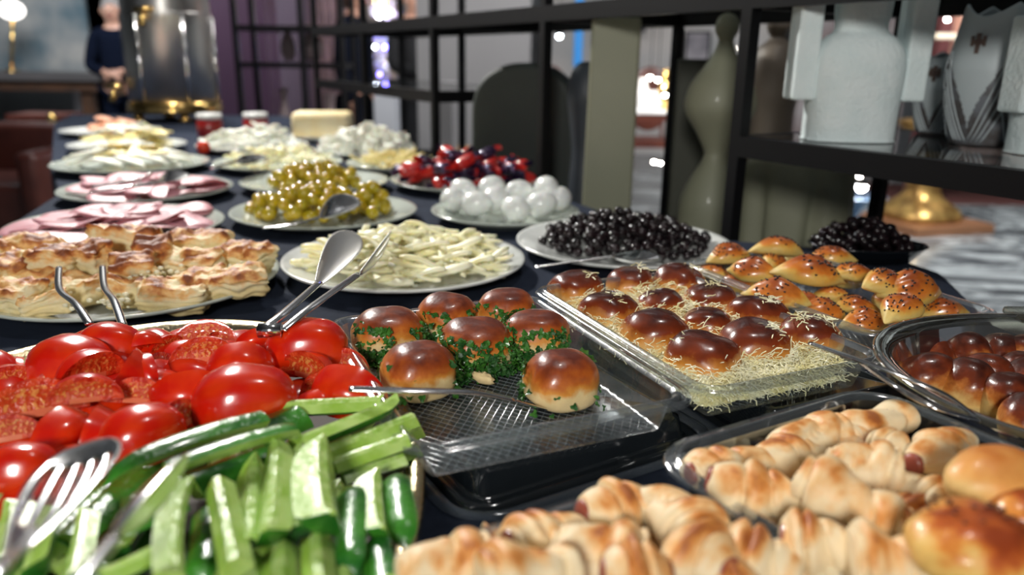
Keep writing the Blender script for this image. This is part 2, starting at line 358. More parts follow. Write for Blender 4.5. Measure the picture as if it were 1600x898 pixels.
# ------------------------------------------------------------------ tomatoes
def tomato_proto(a, R=0.027, long=1.22):
    """slice of a tomato: skin dome up (+Z), stem axis along X; a = half angle of the slice"""
    root = empty('tomato_wedge'); nu, nv = 14, 16; V = []; Fc = []
    def prof(t):   # along the stem axis
        x = -math.cos(PI * t); r = math.sqrt(max(0, 1 - x * x)) ** (0.9 if a > 1.2 else 1.12); return x * long, r
    for j in range(nv + 1):
        x, r = prof(j / nv)
        for i in range(nu + 1):
            th = -a + 2 * a * i / nu; rr = r * (1 + 0.035 * math.cos(5 * th + 0.6)) ; rr *= 1 + 0.07 * nz((x * 1.3, th * 1.2, a * 5), 1.0); V.append((R * x, R * rr * math.sin(th), R * rr * math.cos(th)))
    for j in range(nv):
        for i in range(nu):
            k = j * (nu + 1) + i; Fc.append((k, k + 1, k + nu + 2, k + nu + 1))
    zc = -0.30 * R if a > 1.2 else 0.0
    zc = 0
    V = [(x, y, z - zc) for x, y, z in V]
    sk = mesh('skin', V, [f[::-1] for f in Fc], SKIN_T, parent=root)
    # cut faces with a recessed pulp pocket
    V2 = []; F2 = []; fm = []
    for sgn in (-1, 1):
        base = len(V2); th = sgn * a; e = Vector((0, math.sin(th), math.cos(th))); nrm = Vector((0, math.cos(th), -math.sin(th))) * sgn
        for j in range(nv + 1):
            x, r = prof(j / nv); rr = r * (1 + 0.035 * math.cos(5 * th + 0.6))
            for q in range(6):
                f = q / 5; dep = 0
                if q in (2, 3) and 3 < j < nv - 3: dep = -0.07 * R * (1 + 0.8 * math.sin(j * 2.2))
                if q == 5: dep = 0
                p = Vector((R * x, 0, 0)) + e * (R * rr * f) + nrm * (dep); V2.append((p.x, p.y, p.z - zc))
        for j in range(nv):
            for q in range(5):
                k = base + j * 6 + q; fc = (k, k + 1, k + 7, k + 6); F2.append(fc if sgn > 0 else fc[::-1])
                fm.append(1 if (q in (1, 2, 3) and 3 < j < nv - 4) else (2 if q == 0 and 5 < j < nv - 6 else 0))
    mesh('flesh', V2, F2, [FLESH_T, SEED_T, PITH_T], fm, parent=root)
    return Proto(root)
TOM = {'half': tomato_proto(PI / 2 * 0.98, 0.027), 'third': tomato_proto(0.92, 0.029), 'quarter': tomato_proto(0.68, 0.030), 'thin': tomato_proto(0.42, 0.031)}
TB = {'half': 0.027, 'third': 0.029, 'quarter': 0.030, 'thin': 0.031}
def tomato(kind, px, py, wpx, z, yaw, tx=0, ty=0, label=None):
    """yaw turns the stem axis; tx tips the skin side toward the viewer (+) or away"""
    p = at(px, py, z); dist = (p - CAM).dot(fw); s = (wpx / 2) / (F / dist) / (TB[kind] * 1.18) * 1.12; s *= 1 + 0.30 * abs(math.sin(math.radians(yaw))) * (kind != 'half')
    o = TOM[kind].get(); rot = (Matrix.Rotation(math.radians(yaw), 4, 'Z') @ Matrix.Rotation(math.radians(tx), 4, 'X') @ Matrix.Rotation(math.radians(ty), 4, 'Y')).to_euler()
    place(o, (p.x, p.y, p.z - TB[kind] * s * 0.45), rot, s); tag(o, label, 'tomato', 'cut tomatoes heaped on the platter'); return o
TL = [ # kind, px, py, width, z, yaw, tx, ty, label
 ('half', 170, 524, 84, .935, 10, 25, 8, 'round red tomato half topping the heap below the pastry tongs'),
 ('half', 108, 552, 118, .932, -12, 28, 0, 'long tomato half with a pale stem end, at the upper left of the heap'),
 ('quarter', 222, 532, 52, .930, 30, 20, 0, 'small tomato chunk just right of the topmost round half'),
 ('third', 318, 520, 80, .930, 12, -78, 0, 'tomato piece showing its wet cut face in front of the platter rim'),
 ('half', 478, 524, 112, .937, 8, 30, -6, 'big glossy tomato half at the back right corner of the heap'),
 ('quarter', 262, 538, 46, .925, 60, -40, 0, 'little tomato chunk in the dip left of the cut-face piece'),
 ('thin', 345, 532, 44, .924, 70, -50, 0, 'narrow tomato sliver beside the cut-face piece'),
 ('quarter', 400, 520, 48, .928, 30, 62, 0, 'small tomato wedge with a white glint below the cheese tongs'),
 ('third', 142, 572, 78, .932, 70, -38, 10, 'upright pointed tomato wedge, left one of the matching pair'),
 ('third', 188, 570, 78, .932, 110, 78, -12, 'upright tomato wedge with a long glint, right one of the matching pair'),
 ('quarter', 232, 572, 66, .928, 130, -30, 0, 'slim tomato wedge leaning right behind the paired wedges'),
 ('quarter', 254, 562, 42, .926, 80, -70, 0, 'wet little tomato chunk in the middle of the heap'),
 ('third', 316, 548, 80, .930, 22, -58, 0, 'tomato wedge with a bright highlight under the cut-face piece'),
 ('third', 375, 556, 84, .934, 12, 50, 0, 'smooth oval tomato wedge, centre right of the heap'),
 ('quarter', 436, 548, 62, .930, 30, -80, 10, 'tomato wedge with speckled wet flesh below the big back half'),
 ('third', 474, 572, 82, .928, -30, -62, 0, 'tomato slice standing on edge below the big back half'),
 ('thin', 532, 566, 76, .924, -22, -50, 0, 'thin tomato slice by the edge of the clear tray'),
 ('third', 546, 592, 104, .926, -14, 62, 0, 'flat tomato wedge against the tray, its tip under the spoon handle'),
 ('quarter', 508, 596, 62, .922, 20, -45, 0, 'tomato wedge tucked beside the flat one near the tray'),
 ('third', 52, 626, 112, .930, 38, -72, 0, 'orange-red tomato piece with seeds on its cut face, far left'),
 ('quarter', 130, 610, 88, .936, 20, -38, 0, 'almond shaped tomato wedge lying on top at the left'),
 ('quarter', 208, 612, 88, .930, -4, -68, 0, 'tomato wedge with a flat orange cut edge, middle left'),
 ('third', 292, 592, 92, .932, 24, 78, 0, 'tomato wedge with a white window glint, middle of the heap'),
 ('half', 380, 604, 140, .936, 14, 30, 0, 'largest tomato half, front right of the heap above the cucumbers'),
 ('half', 222, 660, 112, .935, 48, 34, 0, 'round tomato half with two bright glints above the dark cucumber'),
 ('quarter', 284, 650, 78, .930, 74, -58, 0, 'tomato wedge leaning on the round half above the dark cucumber'),
 ('third', 88, 666, 82, .926, 80, 50, 0, 'tomato wedge standing upright at the left, in shade'),
 ('third', 142, 662, 74, .924, 96, 62, 0, 'second upright shaded wedge at the left, next to the pair'),
 ('quarter', 182, 700, 84, .922, 60, -38, 0, 'shaded tomato wedge just above the slotted serving spoon'),
 ('half', 28, 716, 96, .932, 10, 20, 0, 'tomato half at the left edge beside the slotted spoon'),
 ('quarter', 14, 594, 72, .924, 50, -60, 0, 'tomato wedge cut by the left edge of the picture'),
 ('quarter', 452, 612, 76, .922, -40, 78, 0, 'tomato wedge right of the largest half'),
 ('thin', 92, 594, 76, .924, 12, -60, 0, 'thin wedge under the almond shaped tomato'),
 ('quarter', 8, 672, 80, .920, 30, -58, 0, 'shaded tomato wedge at the left picture edge'),
 ('quarter', 500, 620, 70, .918, 5, 50, 0, 'low tomato wedge behind the cucumber ends'),
 ('third', 110, 714, 88, .920, 20, 62, 0, 'dark tomato wedge behind the slotted spoon head'),
 ('half', 60, 770, 100, .918, 20, 10, 0, 'tomato half seen through the slots of the serving spoon'),
]
for t in TL: tomato(*t[:8], label=t[8])
rnd = random.Random(5); cnt = 0
while cnt < 48:
    x = OC.x + rnd.uniform(-0.22, 0.17); y = OC.y + rnd.uniform(-0.05, 0.22)
    if in_oval(x, y) > 0.66: continue
    if y < 0.60 - 0.5 * 0.0 and y < 0.40 + 0.35 * (x + 0.30): continue
    cnt += 1; kd = rnd.choice(['quarter', 'third', 'half']); o = TOM[kd].get()
    place(o, (x, y, 0.8845 + 0.006 + rnd.random() * 0.012), Euler((rnd.uniform(-0.6, 0.6), rnd.uniform(-0.4, 0.4), rnd.uniform(0, 6.3))), rnd.uniform(0.8, 0.95))
    tag(o, 'tomato wedge buried in the lower layer of the heap, mostly covered', 'tomato', 'tomato wedges in the lower layer')
g = g_lathe([(0.0001, 0), (0.004, 0.001), (0.0035, 0.006), (0.0045, 0.010), (0.0001, 0.011)], 9)
# pale stem stub of the long tomato half
st = mesh('stem_end', *g, mat('stem_green', (0.42, 0.52, 0.20), 0.5), smooth=True)
lt = [o for o in C.objects if o.get('label', '').startswith('long tomato half')][0]
st.parent = lt; st.location = (-0.026, 0, 0.004); st.rotation_euler = (0, -PI / 2, 0)

# ------------------------------------------------------------------ cucumbers
def spear(p0, p1, wid, label, roll=0, bend=0.0, taper=(0, 0.15), sector=0.80, core=0.28, name='cucumber_spear', grp='cucumber spears on the platter', half=False):
    """a lengthwise cucumber wedge from p0 to p1: skin on the outside, flesh cut faces, seedy core edge"""
    p0 = Vector(p0); p1 = Vector(p1); L_ = (p1 - p0).length; n = 18; a = sector; R = wid / (2 * math.sin(min(a, PI / 2)))
    root = empty(name, p0); d = (p1 - p0).normalized(); s, u = frame(d)
    M = Matrix((d, s, u)).transposed().to_4x4() @ Matrix.Rotation(math.radians(roll), 4, 'X'); root.rotation_euler = M.to_euler()
    na = 9; cen = R * math.cos(a) * 0.5 if a < 1.4 else 0
    def sec(t):
        k = 1.0
        if taper[0] and t < taper[0]: k = math.sqrt(max(0.0, 1 - ((taper[0] - t) / taper[0]) ** 2)) * 0.85 + 0.15
        if taper[1] and t > 1 - taper[1]: k = math.sqrt(max(0.0, 1 - ((t - 1 + taper[1]) / taper[1]) ** 2)) * 0.85 + 0.15
        z = bend * L_ * (1 - (2 * t - 1) ** 2)
        return k, z
    Vs = []; Fs = []; Vf = []; Ff = []; fm = []
    for j in range(n + 1):
        t = j / n; k, zb = sec(t)
        for i in range(na + 1):
            th = -a + 2 * a * i / na; rr = R * k * (1 + 0.012 * math.sin(7 * th))
            Vs.append((t * L_, rr * math.sin(th), rr * math.cos(th) + zb - cen))
        c0 = core * R * k
        pts = [(-R * k * math.sin(a), R * k * math.cos(a)), (-c0 * 1.6 * math.sin(a), c0 * 1.6 * math.cos(a)), (-c0 * math.sin(a) * 0.8, c0 * 0.62), (c0 * math.sin(a) * 0.8, c0 * 0.62), (c0 * 1.6 * math.sin(a), c0 * 1.6 * math.cos(a)), (R * k * math.sin(a), R * k * math.cos(a))]
        for y, z in pts: Vf.append((t * L_, y, z + zb - cen))
    for j in range(n):
        for i in range(na): q = j * (na + 1) + i; Fs.append((q, q + na + 1, q + na + 2, q + 1))
        for i in range(5): q = j * 6 + i; Ff.append((q, q + 1, q + 7, q + 6)); fm.append(1 if i in (1, 2, 3) else 0)
    for j in (0, n):     # end caps
        base = len(Vf); k, zb = sec(j / n)
        for i in range(na + 1): Vf.append(Vs[j * (na + 1) + i])
        ring = [base + i for i in range(na + 1)] + [j * 6 + 4, j * 6 + 3, j * 6 + 2, j * 6 + 1]
        Ff.append(tuple(ring if j else ring[::-1])); fm.append(0)
    mesh('skin', Vs, Fs, SKIN_C, parent=root); mesh('flesh', Vf, Ff, [FLESH_C, CORE_C], fm, smooth=False, parent=root)
    tag(root, label, 'cucumber', grp); return root
SP = [ # px0
 (462, 742, .924, 560, 690, .924, 60, 'pale spear under the long slanting ones, in their shade', 160, 0, (0, 0), 0.75),
 (300, 770, .924, 420, 722, .922, 60, 'dark spear right under the glossy wet one', 20, 0, (0, 0), 0.85),
 (380, 700, .920, 470, 660, .920, 60, 'shaded spear behind the glossy wet one', 20, 0, (0, 0), 0.85), #,py0,z0, px1,py1,z1, width px, label, roll, bend, taper, sector
 (398, 634, .928, 600, 624, .928, 42, 'pale cucumber spear lying level against the tomatoes, seedy side up', 175, 0, (0, .1), 0.8),
 (455, 690, .936, 622, 622, .934, 46, 'long light green spear slanting up to the spoon handle', 150, 0.01, (0, .25), 0.8),
 (262, 742, .940, 470, 676, .940, 46, 'glossy dark green spear, skin up with wet white glints', -20, 0.03, (0, .08), 0.9),
 (160, 752, .934, 412, 662, .934, 52, 'long dark green spear along the edge of the tomatoes', -10, 0.03, (.3, 0), 0.9),
 (505, 706, .930, 645, 650, .930, 38, 'upper spear of the neat stack by the tray corner', 180, 0, (0, 0), 0.75),
 (520, 722, .926, 636, 682, .930, 40, 'middle spear of the neat stack by the tray corner', 175, 0, (0, 0), 0.75),
 (535, 742, .920, 630, 712, .922, 38, 'lowest spear of the neat stack, row of seeds on its side', 165, 0, (0, 0), 0.75),
 (600, 690, .912, 655, 668, .912, 34, 'short cucumber end poking out behind the neat stack', 180, 0, (0, 0), 0.75),
 (610, 716, .906, 652, 700, .906, 32, 'short cucumber end at the platter rim, under the stack', 170, 0, (0, 0), 0.75),
 (500, 692, .944, 512, 815, .944, 78, 'broad spear with a bright white cut face, middle of the row', 150, 0.04, (.25, .15), 0.75),
 (585, 742, .926, 592, 835, .930, 62, 'pointed spear with a diamond shaped white end, right of the row', 150, 0.02, (.2, .35), 0.75),
 (432, 690, .940, 418, 838, .942, 58, 'spear with a dark green left edge left of the broad white one', 200, 0.02, (.25, .1), 0.75),
 (466, 702, .936, 472, 828, .938, 50, 'spear between the broad white one and the dark edged one', 160, 0.02, (.1, .1), 0.75),
 (398, 716, .934, 388, 850, .936, 52, 'glistening spear with pale seedy flesh, left centre of the row', 170, 0.02, (.3, .15), 0.75),
 (340, 750, .940, 366, 880, .942, 50, 'squared spear with a flat pale end, left of the row', 190, 0.02, (0, 0), 0.7),
 (292, 752, .942, 278, 905, .946, 62, 'yellow green spear curving out toward the front', 120, 0.04, (.4, 0), 0.75),
 (495, 838, .934, 498, 905, .934, 52, 'short blunt spear at the bottom edge, under the broad white one', 180, 0, (0, 0), 0.75),
 (440, 850, .932, 436, 915, .932, 60, 'blunt light spear at the bottom edge, left of the short one', 180, 0, (0, 0), 0.75),
 (396, 866, .930, 392, 930, .930, 44, 'pale spear end at the bottom edge between two blunt ones', 170, 0, (0, 0), 0.75),
 (556, 768, .920, 548, 900, .926, 56, 'dark skinned spear behind the pointed one, skin outward', 20, 0.02, (.2, .1), 0.8),
 (618, 744, .918, 634, 850, .920, 48, 'deep green spear standing at the right rim, skin outward', 10, 0.02, (.3, .2), 0.8),
 (590, 850, .920, 600, 925, .922, 60, 'pale spear at the lower right near the rim, glassy skin', 30, 0.0, (.2, 0), 0.8),
 (545, 850, .926, 535, 925, .928, 52, 'light spear at the bottom edge, second from the rim', 160, 0.0, (.1, 0), 0.8),
 (190, 800, .930, 285, 762, .930, 40, 'dark spear crossing under the curved yellow green one', 10, 0.02, (.2, 0), 0.85),
 (180, 838, .926, 290, 790, .928, 42, 'second dark spear below, lying across', 15, 0.02, (.2, 0), 0.85),
 (150, 900, .932, 272, 840, .934, 60, 'flat pale spear between the tongs and the curved one', 160, 0.02, (.3, .3), 0.85),
 (110, 905, .930, 130, 800, .928, 50, 'light spear under the slotted serving spoon', 150, 0.0, (.1, .1), 0.8),
 (40, 900, .930, 70, 800, .926, 60, 'bright green spear at the lower left corner', 120, 0.0, (.1, .1), 0.8),
 (0, 880, .928, 18, 790, .926, 70, 'wide spear cut off by the lower left corner', 150, 0.0, (.1, .1), 0.8),
 (170, 870, .920, 235, 780, .918, 52, 'light spear showing between the two tong arms', 130, 0.0, (.1, .1), 0.8),
 (330, 800, .918, 320, 905, .920, 52, 'dark spear in the gap left of the squared one', 10, 0.0, (.1, .1), 0.8),
]
for (a, b_, z0, c_, d_, z1, wp, lab, ro, be, tp, se) in SP:
    A_ = at(a, b_, z0); B_ = at(c_, d_, z1); dist = ((A_ + B_) / 2 - CAM).dot(fw)
    spear(A_, B_, wp / (F / dist), lab, ro, be, tp, se)
rnd = random.Random(11)
for i in range(70):
    x = OC.x + rnd.uniform(-0.19, 0.17); y = rnd.uniform(0.19, 0.47)
    if in_oval(x, y) > 0.70 or y > 0.36 + 0.35 * (x + 0.30): continue
    z = 0.898 + rnd.random() * 0.012; a = rnd.uniform(-0.3, 0.3) + (PI / 2 if x < -0.1 or i % 2 else 0.4); l = 0.035
    spear((x - l * math.cos(a), y - l * math.sin(a), z), (x + l * math.cos(a), y + l * math.sin(a), z), 0.020,
          'cucumber spear buried in the lower layer, mostly covered', rnd.choice([0, 160, 200]), 0, (0, 0), 0.78, grp='cucumber spears in the lower layer')

# ------------------------------------------------------------------ trays
def rrect(w, d, r, nc=7, ns=40):
    pts = []
    cs = [(w / 2 - r, d / 2 - r, 0), (-w / 2 + r, d / 2 - r, PI / 2), (-w / 2 + r, -d / 2 + r, PI), (w / 2 - r, -d / 2 + r, 1.5 * PI)]
    for k in range(4):
        cx, cy, a0 = cs[k]
        for i in range(nc): a = a0 + PI / 2 * i / (nc - 1); pts.append((cx + r * math.cos(a), cy + r * math.sin(a), 0))
        nx, ny, a1 = cs[(k + 1) % 4]; a = a0 + PI / 2; e = (cx + r * math.cos(a), cy + r * math.sin(a)); f = (nx + r * math.cos(a), ny + r * math.sin(a))
        for i in range(1, ns): t = i / ns; pts.append((e[0] + (f[0] - e[0]) * t, e[1] + (f[1] - e[1]) * t, 1 if i % 2 else -1))
    return pts
def loft(w, d, r, prof, rib=0.0, ribrange=(0, 99), nc=7, ns=40):
    V = []; Fc = []; n = 0
    for k, (ins, z) in enumerate(prof):
        pts = rrect(w - 2 * ins, d - 2 * ins, max(0.002, r - ins), nc, ns); n = len(pts)
        for x, y, f in pts:
            q = rib * f if ribrange[0] <= k <= ribrange[1] else 0; l = math.hypot(x, y); V.append((x + x / l * q, y + y / l * q, z))
    for k in range(len(prof) - 1):
        for i in range(n): j = (i + 1) % n; Fc.append((k * n + i, k * n + j, (k + 1) * n + j, (k + 1) * n + i))
    return V, Fc, n
def tray(c, w, d, ang, z0, h, label, r=0.016, wallm=PLAST, rimm=PLASTR, basem=None, name='plastic_tray', grid=True, flange=0.006, cat='tray'):
    root = empty(name, (c[0], c[1], z0), math.radians(ang)); tag(root, label, cat)
    V, Fc, n = loft(w, d, r, [(0.016, 0.0005), (0.013, 0.0), (0.011, 0.002), (0.0075, h * 0.5), (0.005, h - 0.003)], rib=0.0011, ribrange=(2, 3))
    mesh('tray_wall', V, Fc, wallm, parent=root)
    V, Fc, n = loft(w, d, r, [(0.005, h - 0.003), (0.003, h - 0.001), (0.0015, h), (-0.001, h), (-0.0018, h - 0.002), (-0.003, h - 0.0025), (-flange, h - 0.002), (-flange - 0.0012, h - 0.004)], ns=8)
    mesh('rim', V, Fc, rimm, parent=root)
    hw, hd = w / 2 - 0.0158, d / 2 - 0.0158
    mesh('tray_floor', [(-hw, -hd, 0.0006), (hw, -hd, 0.0006), (hw, hd, 0.0006), (-hw, hd, 0.0006)], [(0, 1, 2, 3)], basem or wallm, parent=root, smooth=False)
    if grid:  # embossed diamond ridges on the bottom
        parts = []; stp = 0.0062
        def clip(x0, y0, dx, dy):
            ts = []
            lo, hi = -9, 9
            for p, q, mn, mx in ((x0, dx, -hw, hw), (y0, dy, -hd, hd)):
                a_, b2 = (mn - p) / q, (mx - p) / q
                if a_ > b2: a_, b2 = b2, a_
                lo, hi = max(lo, a_), min(hi, b2)
            return (lo, hi) if hi - lo > 0.004 else None
        for sg in (-1, 1):
            k = -(hw + hd)
            while k < hw + hd:
                t = clip(k, 0, 0.6, sg * 0.8)
                if t:
                    a_ = Vector((k + 0.6 * t[0], sg * 0.8 * t[0], 0.0009)); b2 = Vector((k + 0.6 * t[1], sg * 0.8 * t[1], 0.0009))
                    parts.append(g_tube([a_, b2], 0.00030, 3))
                k += stp
        g = join(parts); o = mesh('embossed_grid', *g, GRIDM, parent=root); o['kind'] = 'stuff'
    return root
def lid_box(c, w, d, ang, h, label, z0=ZT, name='plastic_container'):
    """closed black container: wide flange on the cloth, stepped sides"""
    root = empty(name, (c[0], c[1], z0), math.radians(ang)); tag(root, label, 'container')
    V, Fc, n = loft(w, d, 0.020, [(-0.002, 0.0008), (0.0, 0.003), (0.004, 0.0035), (0.007, 0.002), (0.010, 0.004), (0.013, h * 0.72), (0.017, h * 0.8), (0.019, h - 0.0015), (0.022, h), (0.024, h - 0.0008)], ns=10)
    Fc.append(tuple((9 * n + i) for i in range(n)))
    mesh('lid', V, Fc, BLACKP, parent=root)
    V, Fc, n = loft(w, d, 0.022, [(-0.012, 0.0012), (-0.010, 0.0035), (-0.006, 0.0035), (-0.003, 0.0012)], ns=10)
    mesh('flange', V, Fc, PLASTR, parent=root)
    return root
lid_box((0.000, 0.502), 0.178, 0.215, 31, 0.022, 'closed black plastic container with clear lip under the parsley bun tray')
lid_box((0.186, 0.567), 0.150, 0.225, 24, 0.022, 'closed black plastic container under the cheese bun tray')
T1 = tray((-0.0145, 0.4835), 0.170, 0.218, 24, 0.9035, 0.0265, 'clear plastic tray with diamond embossed floor holding parsley buns')
T2 = tray((0.139, 0.566), 0.150, 0.236, 24, 0.9035, 0.0265, 'clear plastic tray packed with dark buns in grated cheese')
T3 = tray((0.298, 0.704), 0.148, 0.241, 26, ZT + 0.001, 0.038, 'clear plastic tray of seeded glazed pastries near the shelf')
T5 = tray((0.208, 0.294), 0.169, 0.235, 30, ZT + 0.001, 0.048, 'dark clear plastic tray of sausage rolls, right one of the two', wallm=SMOKED, basem=BLACKP, grid=False, r=0.024)
T6 = tray((0.0585, 0.195), 0.156, 0.225, 30, ZT + 0.001, 0.045, 'dark clear plastic tray of sausage rolls at the front edge', wallm=SMOKED, basem=BLACKP, grid=False, r=0.024)

# ------------------------------------------------------------------ soft buns
BUN = zmat('parsley_bun_crust', [(0.0, (0.80, 0.62, 0.34)), (0.34, (0.84, 0.64, 0.32)), (0.48, (0.72, 0.30, 0.045)), (0.64, (0.52, 0.13, 0.015)), (0.82, (0.30, 0.055, 0.010)), (1.0, (0.12, 0.020, 0.008))], 0.0, 0.035, 90, 0.30, (0.75, 0.36), coat=0.30, bump=0.35, bscale=130)
BUN2 = zmat('cheese_bun_crust', [(0.0, (0.84, 0.66, 0.36)), (0.38, (0.84, 0.58, 0.24)), (0.52, (0.62, 0.24, 0.03)), (0.72, (0.22, 0.035, 0.008)), (1.0, (0.045, 0.008, 0.005))], 0.0, 0.033, 70, 0.24, (0.7, 0.26), coat=0.5, bump=0.2, bscale=110)
def bun_mesh(R, H, seed, m, sq=2.6, name='bun'):
    def f(t, p):
        c, s = math.cos(t), math.sin(t); k = (abs(c) ** sq + abs(s) ** sq) ** (-1 / sq)
        cp = max(0, math.cos(p)); sp_ = math.sin(p)
        if sp_ < 0: r = cp ** 0.25; z = 0.44 * (1 - abs(sp_) ** 1.2)
        else: r = cp ** 0.78; z = 0.44 + 0.56 * sp_
        q = Vector((R * r * c * k, R * r * s * k, H * z)); nn = nz(q + Vector((seed, seed * 2, 0)), 38) * 0.0030 + nz(q + Vector((seed, 0, 5)), 110) * 0.0007
        return q + Vector((c, s, 0.6 if z > 0.2 else 0)) * nn
    g = g_ball(f, 40, 24); o = mesh(name, *g, m); return o
pb = [Proto(bun_mesh(0.0238, 0.0345, i, BUN, 2.4, 'parsley_bun')) for i in range(3)]
T1c = [(606, 512, 'parsley bun at the back left corner of the tray, pale glint on its side'), (697, 490, 'parsley bun second along the back row, sprigs at its foot'),
       (790, 482, 'parsley bun at the back right, with parsley tufts in front'), (655, 572, 'front left parsley bun with leaves stuck to its pale side'),
       (745, 532, 'middle parsley bun surrounded by parsley'), (838, 516, 'parsley bun behind the dark-topped one, smooth reddish crust'),
       (878, 586, 'front right parsley bun with a very dark cap and bare crumb side')]
bun_pos = []
for i, (px, py, lab) in enumerate(T1c):
    p = at(px, py, 0.9045 + 0.019); o = pb[i % 3].get(); s = [1.15, 1.0, 1.05, 1.04, 1.12, 1.10, 1.02][i]
    place(o, (p.x, p.y, 0.9045), (0, 0, math.radians(24 + [5, 40, -20, 15, 80, -35, 4][i])), (s, s, [1, .98, 1.04, 1.02, .97, 1, 1.03][i]))
    tag(o, lab, 'bun', 'buns in the parsley tray'); bun_pos.append(Vector((p.x, p.y, 0.9045)))
cb = [Proto(bun_mesh(0.0245, 0.0325, i + 10, BUN2, 2.3, 'glazed_bun')) for i in range(3)]
T2c = [(900, 452, 'dark glazed bun at the back left corner of the cheese tray'), (950, 486, 'second dark bun along the left side of the cheese tray'), (1022, 524, 'third dark bun along the left side, wide smooth cap'), (1097, 560, 'front left dark bun of the cheese tray, very shiny cap'),
       (984, 442, 'dark bun second in the back row'), (1034, 474, 'small dark bun in the centre column, cheese on its side'), (1106, 504, 'flat dark bun in the middle, mostly between others'), (1180, 540, 'front middle dark bun with shreds over its right side'),
       (1060, 440, 'dark bun at the back right corner of the cheese tray'), (1110, 470, 'second dark bun along the right side of the cheese tray'), (1184, 494, 'third dark bun along the right side, tuft of cheese on top'), (1262, 526, 'front right dark bun with dull cracked glaze')]
bun2_pos = []
for i, (px, py, lab) in enumerate(T2c):
    p = at(px, py, 0.9045 + 0.016); o = cb[i % 3].get(); s = [1, 1, 1.1, 1.05, .95, .85, .85, 1.05, 1, .95, 1.02, 1][i]
    place(o, (p.x, p.y, 0.9045), (0, 0, math.radians(24 + i * 37)), (s, s, s)); tag(o, lab, 'bun', 'buns in the grated cheese tray'); bun2_pos.append(Vector((p.x, p.y, 0.9045)))

# parsley
PARS = mat('parsley', (0.012, 0.075, 0.010), 0.5, c2=(0.05, 0.19, 0.02), nscale=90, coat=0.15)
rnd = random.Random(3)
def leaf(parts, p, nrm, s):
    t, b2 = frame(nrm); a0 = rnd.uniform(0, 6.3); V = [p - nrm * s * 0.2]; k = 9
    for i in range(k):
        a = a0 + 2 * PI * i / k; r = s * (1.0 if i % 3 == 1 else (0.55 if i % 3 == 0 else 0.85)) * rnd.uniform(0.8, 1.1)
        V.append(p + t * (r * math.cos(a)) + b2 * (r * math.sin(a)) + nrm * rnd.uniform(-0.3, 0.4) * s)
    parts.append((V, [(0, 1 + i, 1 + (i + 1) % k) for i in range(k)]))
parts = []
tang = math.radians(24); ex = Vector((math.cos(tang), math.sin(tang), 0)); ey = Vector((-ex.y, ex.x, 0)); tc1 = Vector((-0.0145, 0.4835, 0.9045))
def in_tray(p, c, w, d):
    q = p - c; return abs(q.dot(ex)) < w / 2 - 0.012 and abs(q.dot(ey)) < d / 2 - 0.012
for i, bp_ in enumerate(bun_pos):
    nl = [400, 240, 260, 150, 460, 380, 200][i]
    for _ in range(nl):
        a = rnd.uniform(0, 2 * PI)
        if i == 3 and math.cos(a + 1.6) > 0.45 and rnd.random() < 0.80: continue   # bare crumb on the near side
        if i == 6 and math.cos(a + 1.2) > -0.1 and rnd.random() < 0.93: continue
        if i == 0: a = rnd.choice([a, rnd.uniform(2.2, 5.0)])
        h = rnd.random() ** 1.5 * 0.027; rad = 0.0240 * [1.15, 1.0, 1.05, 1.04, 1.12, 1.10, 1.02][i] + (0.0004 if h > 0.018 else rnd.random() * 0.005)
        q = bp_ + Vector((rad * math.cos(a), rad * math.sin(a), h + 0.001))
        if not in_tray(q, tc1, 0.17, 0.218): continue
        leaf(parts, q, Vector((math.cos(a), math.sin(a), rnd.uniform(0.1, 1.4))).normalized(), rnd.uniform(0.0018, 0.0042))
for _ in range(1700):   # loose leaves on the tray floor among the buns
    k = rnd.choice([4, 4, 5, 3, 6, 4, 0, 1, 2, 5]); a = rnd.uniform(0, 6.3); q = bun_pos[k] + Vector((math.cos(a), math.sin(a), 0)) * rnd.uniform(0.025, 0.038)
    if not in_tray(q, tc1, 0.17, 0.218): continue
    if (q - bun_pos[4]).dot(Vector((0.5, -0.86, 0))) > 0.030: continue
    q.z = 0.9055 + rnd.random() * 0.015 * (1 if (q - bun_pos[4]).length < 0.034 else 0.25); leaf(parts, q, Vector((rnd.uniform(-.5, .5), rnd.uniform(-.5, .5), 1)).normalized(), rnd.uniform(0.0016, 0.0034))
for (px, py, n_) in ((780, 472, 60), (832, 486, 50), (715, 492, 30), (640, 505, 40), (905, 490, 30), (880, 622, 26), (905, 626, 14), (560, 500, 90), (585, 525, 80)):
    c3 = at(px, py, 0.922 if py < 600 else 0.906)
    for _ in range(n_):
        q = c3 + Vector((rnd.gauss(0, 0.006), rnd.gauss(0, 0.006), abs(rnd.gauss(0, 0.003)) if py > 600 else rnd.gauss(-0.004, 0.006)))
        if not in_tray(q, tc1, 0.175, 0.222) or q.z < 0.9045: continue
        leaf(parts, q, Vector((rnd.uniform(-.8, .8), rnd.uniform(-1.2, .3), 1)).normalized(), rnd.uniform(0.0018, 0.0036))
g = join(parts); o = mesh('chopped_parsley', *g, PARS, smooth=False); tag(o, 'chopped dark green parsley packed between the buns', 'parsley', kind='stuff')
# torn crumb
g = g_ball(lambda t, p: Vector((0.009 * math.cos(p) * math.cos(t), 0.004 * math.cos(p) * math.sin(t), 0.003 + 0.004 * math.sin(p))) * (1 + 0.5 * nz((math.cos(t) * 2, math.sin(t) * 2, p * 2), 1.3)), 14, 8)
o = mesh('bread_crumb', *g, BUN); o.location = at(754, 597, 0.9060); o.rotation_euler = (0, 0, -0.6); tag(o, 'torn bread crumb left on the bare tray floor', 'bread crumb')

